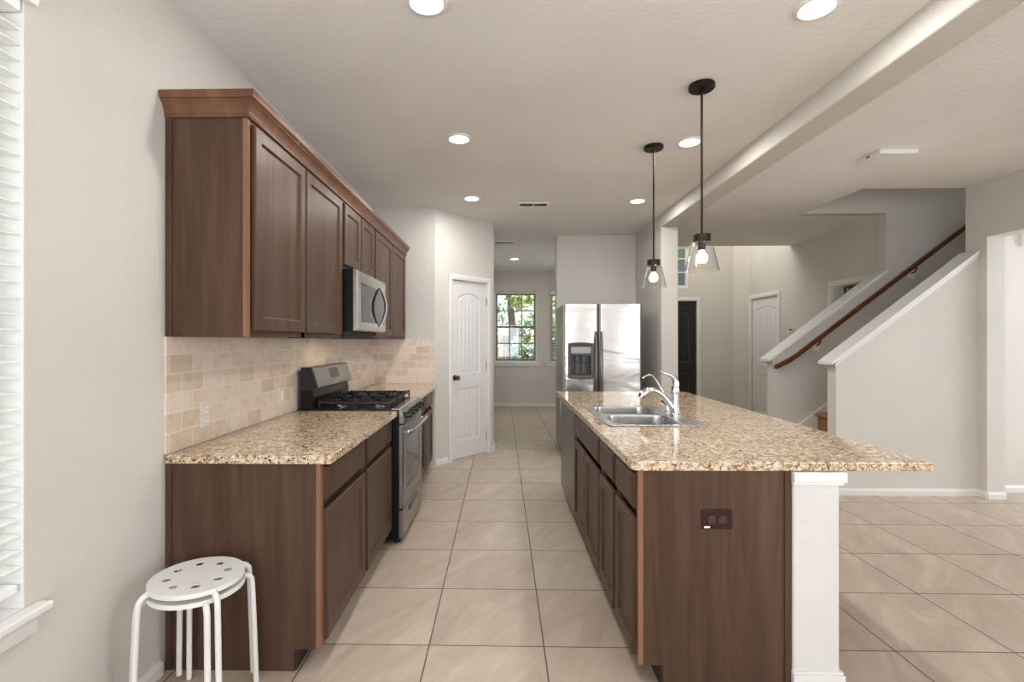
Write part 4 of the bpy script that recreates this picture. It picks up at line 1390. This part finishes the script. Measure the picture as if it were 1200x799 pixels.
for x in (hx0 + 0.105, hx0 + 0.178):
    mb = MB()
    mb.box(x - 0.024, x + 0.024, FY + 0.010, FY + 0.050, 1.105, 1.1795, bev=0.006)
    sp_ = mb.obj('spout', 'grey_plastic', dp, 40)
    mb = MB()
    mb.prism([(x - 0.016, 1.1045), (x + 0.016, 1.1045), (x + 0.026, 0.975), (x - 0.026, 0.975)], 'y', FY + 0.040, FY + 0.048)
    mb.obj('paddle', 'grey_plastic', dp)
MB().box(hx0 + 0.031, hx1 - 0.031, FY - 0.008, FY + 0.059, hz0 + 0.037, hz0 + 0.050, bev=0.003).obj('tray', 'dark_plastic', dp, 40)
for x, par in ((split - 0.032, fl), (split + 0.032, frd)):
    mb = MB()
    pts = []
    for k in range(13):
        t = k / 12
        b = math.sin(PI * min(1, max(0, t))) ** 0.35
        pts.append((x, FY + 0.008 - 0.052 * b, 0.42 + (1.455 - 0.42) * t))
    w, d = 0.0135, 0.010
    mb.loft([[(px + w * math.cos(q * PI / 6), py + d * math.sin(q * PI / 6), pz) for q in range(12)] for px, py, pz in pts])
    h = mb.obj('door_handle', 'steel_dark', par, 50)

# ------------------------------------------------------------------ stools
def stool(label, cx, cy, lift, rot):
    t = thing('stool', label, 'stool', (cx, cy, 0), 'stacked white stools')
    R_, zs = 0.157, 0.458 + lift
    outer = [(cx + R_ * math.cos(k * PI / 24), cy + R_ * math.sin(k * PI / 24)) for k in range(48)]
    holes = []
    for k in range(8):
        a = rot + PI / 8 + k * PI / 4
        hx_, hy_ = cx + 0.098 * math.cos(a), cy + 0.098 * math.sin(a)
        holes.append([(hx_ + 0.0142 * math.cos(q * PI / 7), hy_ + 0.0142 * math.sin(q * PI / 7)) for q in range(14)])
    mb = MB().plate(outer, holes, zs - 0.003, zs, 0.0012)
    # turned-down rim
    rim = [(R_ - 0.0014, zs - 0.0012), (R_, zs - 0.004), (R_ + 0.001, zs - 0.016), (R_ - 0.001, zs - 0.016), (R_ - 0.002, zs - 0.004), (R_ - 0.0014, zs - 0.0012)]
    mb.lathe(rim, cx, cy, 48, False, False)
    mb.obj('seat', 'stool_white', t, 40)
    for k in range(4):
        a = rot + PI / 4 + k * PI / 2
        ca, sa = math.cos(a), math.sin(a)
        zt = zs - 0.0135
        pts = [(0.07, zt), (0.145, zt), (0.165, zt - 0.004), (0.180, zt - 0.018), (0.186, zt - 0.045), (0.194, 0.22 + lift), (0.201, 0.002 + lift)]
        MB().tube([(cx + r * ca, cy + r * sa, z) for r, z in pts], 0.0102, 12, 5).obj('leg', 'stool_white', t, 50)
    return t
stool('lower white metal stool, mostly hidden under the stool stacked on it', -1.118, 1.822, 0.0, math.radians(-5))
stool('upper white metal stool with a perforated round seat, stacked on another', -1.118, 1.822, 0.032, math.radians(5))

# ------------------------------------------------------------------ pendants
def pendant(label, x, y):
    t = thing('pendant_light', label, 'pendant light', (x, y, ZC), 'island pendants')
    MB().lathe([(0.068, ZC - 0.0005), (0.070, ZC - 0.006), (0.070, ZC - 0.022), (0.064, ZC - 0.028)], x, y, 32).obj('canopy', 'bronze', t, 40)
    MB().lathe([(0.012, ZC - 0.0282), (0.012, ZC - 0.045), (0.0065, ZC - 0.050), (0.0065, 1.946)], x, y, 12).obj('rod', 'bronze', t, 40)
    cp = MB().lathe([(0.014, 1.9458), (0.046, 1.940), (0.047, 1.936), (0.047, 1.902), (0.044, 1.899)], x, y, 32).obj('cap', 'bronze', t, 40)
    MB().lathe([(0.019, 1.8988), (0.020, 1.890), (0.020, 1.858), (0.017, 1.852)], x, y, 20).obj('socket', 'bronze', cp, 40)
    g = [(0.030, 1.8985), (0.050, 1.897), (0.058, 1.888), (0.092, 1.738), (0.0905, 1.7375), (0.0555, 1.887), (0.0495, 1.894), (0.030, 1.8955)]
    MB().lathe(g + [g[0]], x, y, 40, False, False).obj('glass_shade', 'shade_glass', t, 40)
    prof = [(0.013, 1.8515), (0.014, 1.845)]
    for k in range(9):
        a = PI * 0.78 - k * PI * 0.78 / 8
        prof.append((max(0.0305 * math.sin(a), 0.0015), 1.808 - 0.0 + 0.0305 * -math.cos(PI - a)))
    b = MB().lathe(prof, x, y, 24).obj('bulb', 'bulb', t, 80)
    b.visible_shadow = True
    return t
pendant('black pendant with a clear glass shade, nearer the end panel of the island', 1.114, 2.82)
pendant('black pendant with a clear glass shade, nearer the refrigerator', 1.112, 3.70)

# ------------------------------------------------------------------ recessed lights
def downlight(label, x, y, z, watts=LIGHT_W):
    t = thing('recessed_light', label, 'ceiling light', (x, y, z), 'recessed ceiling lights')
    MB().lathe([(0.090, z - 0.0004), (0.089, z - 0.006), (0.072, z - 0.011), (0.066, z - 0.007)], x, y, 36, True, False).obj('trim_ring', 'plastic_white', t, 40)
    MB().lathe([(0.0655, z - 0.0085), (0.0655, z - 0.0105), (0.045, z - 0.0125), (0.004, z - 0.0132)], x, y, 36).obj('lens', 'lens', t, 60)
    l = lamp('downlight_glow', 'AREA', (0, 0, -0.016), (0, 0, 0), watts, (1, 0.985, 0.97), shape='DISK', size=0.12)
    l.parent = t
    return t
downlight('recessed ceiling light cut by the upper frame edge, above the near aisle', -0.316, 2.104, ZC)
downlight('recessed ceiling light nearest the beam, in front of the pendants', 1.345, 2.172, ZC)
downlight('recessed ceiling light above the aisle, second from the camera', -0.301, 3.530, ZC)
downlight('recessed ceiling light above the aisle, closest to the slim ceiling vent', -0.299, 5.012, ZC)
downlight('recessed ceiling light right behind the rod of the nearer pendant', 1.345, 3.625, ZC)
downlight('recessed ceiling light beside the farther pendant, before the refrigerator', 1.381, 5.139, ZC)
downlight('small recessed ceiling light far off before the garden windows', 0.223, 8.735, ZC, 9)

# ------------------------------------------------------------------ vents and detectors on the ceiling
def vent(label, x, y, w, d):
    t = thing('ceiling_vent', label, 'vent', (x, y, ZC), 'ceiling vents')
    mb = MB()
    z = ZC
    f = 0.022
    for a, b, c, e in ((x - w / 2, x + w / 2, y - d / 2, y - d / 2 + f), (x - w / 2, x + w / 2, y + d / 2 - f, y + d / 2), (x - w / 2, x - w / 2 + f, y - d / 2 + f, y + d / 2 - f), (x + w / 2 - f, x + w / 2, y - d / 2 + f, y + d / 2 - f), (x - 0.006, x + 0.006, y - d / 2 + f, y + d / 2 - f)):
        mb.box(a, b, c, e, z - 0.009, z - 0.0005)
    mb.obj('frame', 'plastic_white', t)
    MB().box(x - w / 2 + f, x + w / 2 - f, y - d / 2 + f, y + d / 2 - f, z - 0.0022, z - 0.0006).obj('duct_opening', 'vent_dark', t)
    mb = MB()
    n = 5
    for k in range(n):
        yy = y - d / 2 + f + (d - 2 * f) * (k + 0.5) / n
        for a, b in ((x - w / 2 + f, x - 0.006), (x + 0.006, x + w / 2 - f)):
            mb.prism([(yy - 0.010, z - 0.0085), (yy - 0.008, z - 0.0085), (yy + 0.006, z - 0.0028), (yy + 0.004, z - 0.0028)], 'x', a, b)
    mb.obj('louvers', 'plastic_white', t)
    return t
vent('slim white ceiling vent over the kitchen aisle before the refrigerator', 0.329, 5.26, 0.32, 0.16)
vent('white ceiling vent in the hall, past the pantry corner', 0.035, 7.29, 0.30, 0.16)

t = thing('ceiling_detector', 'white rectangular detector box on the ceiling over the stair side', 'detector', (2.83, 3.78, ZR))
mb = MB()
mb.plate(rrect(2.68, 2.955, 3.61, 3.85, 0.02), [], ZR - 0.034, ZR - 0.004, 0.006)
b = mb.obj('housing', 'plastic_white', t, 40)
MB().box(2.69, 2.945, 3.62, 3.84, ZR - 0.0038, ZR - 0.0003).obj('back_plate', 'plastic_white', t)
MB().box(2.6785, 2.6798, 3.715, 3.745, ZR - 0.024, ZR - 0.012).obj('sounder_hole', 'dark_plastic', b)

t = thing('door_chime', 'white chime box with grey slots high on the wall beyond the doorway', 'chime', (4.69, 4.5695, 2.25))
MB().box(4.62, 4.76, 4.535, 4.5693, 2.185, 2.31, bev=0.004).obj('housing', 'plastic_white', t, 40)
mb = MB()
for k in range(3):
    mb.box(4.645 + k * 0.032, 4.663 + k * 0.032, 4.5335, 4.5348, 2.225, 2.285)
mb.obj('slots', 'grey_plastic', t)
t = thing('keypad', 'small dark control on the entry wall above the far stair cap', 'keypad', (XR, 7.235, 1.50))
MB().box(XR - 0.022, XR - 0.0005, 7.20, 7.27, 1.468, 1.525, bev=0.004).obj('housing', 'plastic_white', t, 40)
MB().box(XR - 0.024, XR - 0.0222, 7.21, 7.26, 1.49, 1.518).obj('screen', 'socket_hole', t)
outlet('white outlet plate low on the wall beyond the doorway', (4.735, 4.5695, 0.32), (1, 0, 0), (0, -1, 0))

# ------------------------------------------------------------------ staircase
st = thing('staircase', 'carpeted stair flight rising between the two white-capped stair walls', 'staircase', (2.84, 5.02, 0))
ya, yb = 4.602, YS - 0.022
for n in range(1, 13):
    x = 2.86 + 0.2535 * (n - 1)
    z = 0.195 * n
    mb = MB()
    prof = [(x + 0.2535, z), (x + 0.2535, z - 0.195 + 0.0005), (x, z - 0.195 + 0.0005), (x, z - 0.045), (x - 0.022, z - 0.040), (x - 0.030, z - 0.026), (x - 0.028, z - 0.010), (x - 0.015, z)]
    mb.prism(prof, 'y', ya, yb)
    mb.obj('tread', 'tread_wood', st)
mb = MB()
x0, x1 = 2.90, 5.9
zz = lambda x: 0.455 + 0.77 * (x - 3.17)
mb.prism([(x0, 0.001), (x1, 0.001), (x1, zz(x1)), (x0, zz(x0))], 'y', YS - 0.020, YS - 0.001)
mb.obj('skirt_board', 'trim', st)
hr = thing('handrail', 'dark wood handrail climbing the far stair wall', 'handrail', (2.89, YS - 0.07, 1.08))
yr = YS - 0.075
mb = MB()
def rail_ring(x, z, s=1.0):
    prof = [(-0.024, -0.022), (0.024, -0.022), (0.027, -0.004), (0.022, 0.016), (0.010, 0.025), (-0.010, 0.025), (-0.022, 0.016), (-0.027, -0.004)]
    return [(x, yr + a * s, z + b * s) for a, b in prof]
sl = 0.77
zr0 = 1.080
pts = [(2.885, zr0 - 0.012), (2.895, zr0 - 0.008), (3.02, zr0 + 0.052), (3.10, zr0 + 0.105), (5.4, zr0 + 0.105 + sl * 2.30)]
mb.loft([rail_ring(pts[0][0], pts[0][1], 0.55)] + [rail_ring(x, z, 1.0) for x, z in pts[1:]])
mb.obj('rail', 'rail_wood', hr, 40)
for x in (3.36, 4.36, 5.2):
    z = zr0 + 0.105 + sl * (x - 3.10)
    b = MB().tube([(x, yr, z - 0.0235), (x, yr + 0.004, z - 0.055), (x, yr + 0.04, z - 0.085), (x, YS - 0.007, z - 0.088)], 0.007, 10, 4).obj('bracket', 'bronze', hr, 50)
    MB().box(x - 0.035, x + 0.035, YS - 0.0066, YS - 0.0008, z - 0.145, z - 0.05, bev=0.002).obj('mounting_plate', 'plastic_white', b, 40)

# ------------------------------------------------------------------ garden outside
struct(MB().box(-14, 16, YW + 0.21, 40, -0.35, -0.25).box(-14, -1.6, -12, YW + 0.21, -0.35, -0.25).obj('ground', 'ground'))
random.seed(7)
def tree(name, label, x, y, h, w, mat, seed, trunk=0.09, low=0.3, leaves=2600, size=0.10, cat='tree'):
    rnd = random.Random(seed)
    t = thing(name, label, cat, (x, y, -0.25), 'garden greenery')
    tm = MB().tube([(x, y, -0.25), (x + 0.05, y, h * 0.25), (x - 0.04, y + 0.05, h * 0.55), (x + 0.02, y, h * 0.85)], [trunk, trunk * 0.85, trunk * 0.55, trunk * 0.2], 10, 4)
    for k in range(7):
        a = rnd.uniform(0, 2 * PI)
        z = h * rnd.uniform(0.3, 0.7)
        r = w * rnd.uniform(0.5, 0.9)
        tm.tube([(x, y, z), (x + r * .5 * math.cos(a), y + r * .5 * math.sin(a), z + 0.18 * h), (x + r * math.cos(a), y + r * math.sin(a), z + 0.25 * h)], [trunk * .45, trunk * .3, trunk * .12], 6)
    tm.obj('trunk', 'bark', t, 60)
    bm = MB()
    blobs = []
    for k in range(26):
        a = rnd.uniform(0, 2 * PI)
        q = rnd.uniform(low, 1.0)
        r = w * math.sqrt(rnd.random()) * (0.55 + 0.6 * math.sin(PI * min(1, (q - low) / (1 - low) * 0.85 + 0.1)))
        blobs.append((x + r * math.cos(a), y + r * math.sin(a), h * q, w * rnd.uniform(0.22, 0.42)))
    for k in range(leaves):
        bx_, by_, bz_, br_ = rnd.choice(blobs)
        d = Vector((rnd.gauss(0, 1), rnd.gauss(0, 1), rnd.gauss(0, 1))).normalized() * br_ * rnd.uniform(0.55, 1.0)
        c = Vector((bx_, by_, bz_)) + d
        u = Vector((rnd.gauss(0, 1), rnd.gauss(0, 1), rnd.gauss(0, 1))).normalized()
        v_ = u.orthogonal().normalized()
        s_ = size * rnd.uniform(0.6, 1.3)
        bm.bm.faces.new([bm.bm.verts.new(c + q) for q in (u * s_, v_ * s_ * 0.45, -u * s_, -v_ * s_ * 0.45)])
    bm.obj('foliage', mat, t)
    return t
tree('yard_tree', 'broad light green tree seen through the garden window', 0.3, 16.0, 5.4, 1.75, 'leaf_a', 3, 0.16, 0.16, 5200, 0.13)
tree('yard_tree', 'bluish green tree behind the upper panes of the garden window', -2.2, 21.0, 6.4, 2.0, 'leaf_b', 11, 0.17, 0.2, 5200, 0.15)
tree('yard_tree', 'green tree outside the half-hidden window beside the refrigerator', 3.3, 20.2, 6.0, 1.9, 'leaf_b', 19, 0.16, 0.15, 5200, 0.14)
tree('shrub', 'leafy green shrub rising behind the lower panes of the garden window', 0.72, 13.4, 1.9, 0.5, 'leaf_b', 29, 0.03, 0.1, 2400, 0.06, 'shrub')
tree('shrub', 'yellowish shrub near the lower corner of the garden window', -0.40, 13.2, 1.75, 0.42, 'leaf_a', 31, 0.03, 0.1, 2200, 0.06, 'shrub')
tree('shrub', 'dark shrub outside the half-hidden window', 1.75, 13.2, 1.25, 0.42, 'leaf_b', 37, 0.03, 0.1, 1700, 0.06, 'shrub')
mb = MB().box(2.3, 5.2, YF + 0.2, 10.9, 3.06, 3.16).box(2.3, 5.2, 10.9, 11.0, 2.0, 3.16)
struct(mb.obj('porch_roof', 'porch'))
fn = thing('garden_fence', 'tan wooden board fence behind the garden greenery', 'fence', (0, 24, -0.25))
mb = MB()
rnd = random.Random(5)
for k in range(80):
    xx = -7 + k * 0.18
    mb.box(xx, xx + 0.172, 24.0, 24.022, -0.25, 1.62 + rnd.uniform(-0.01, 0.01))
mb.obj('boards', 'fence', fn)
mb = MB()
for z in (0.1, 1.3):
    mb.box(-7, 7.4, 24.023, 24.06, z, z + 0.09)
mb.obj('rails', 'fence', fn)
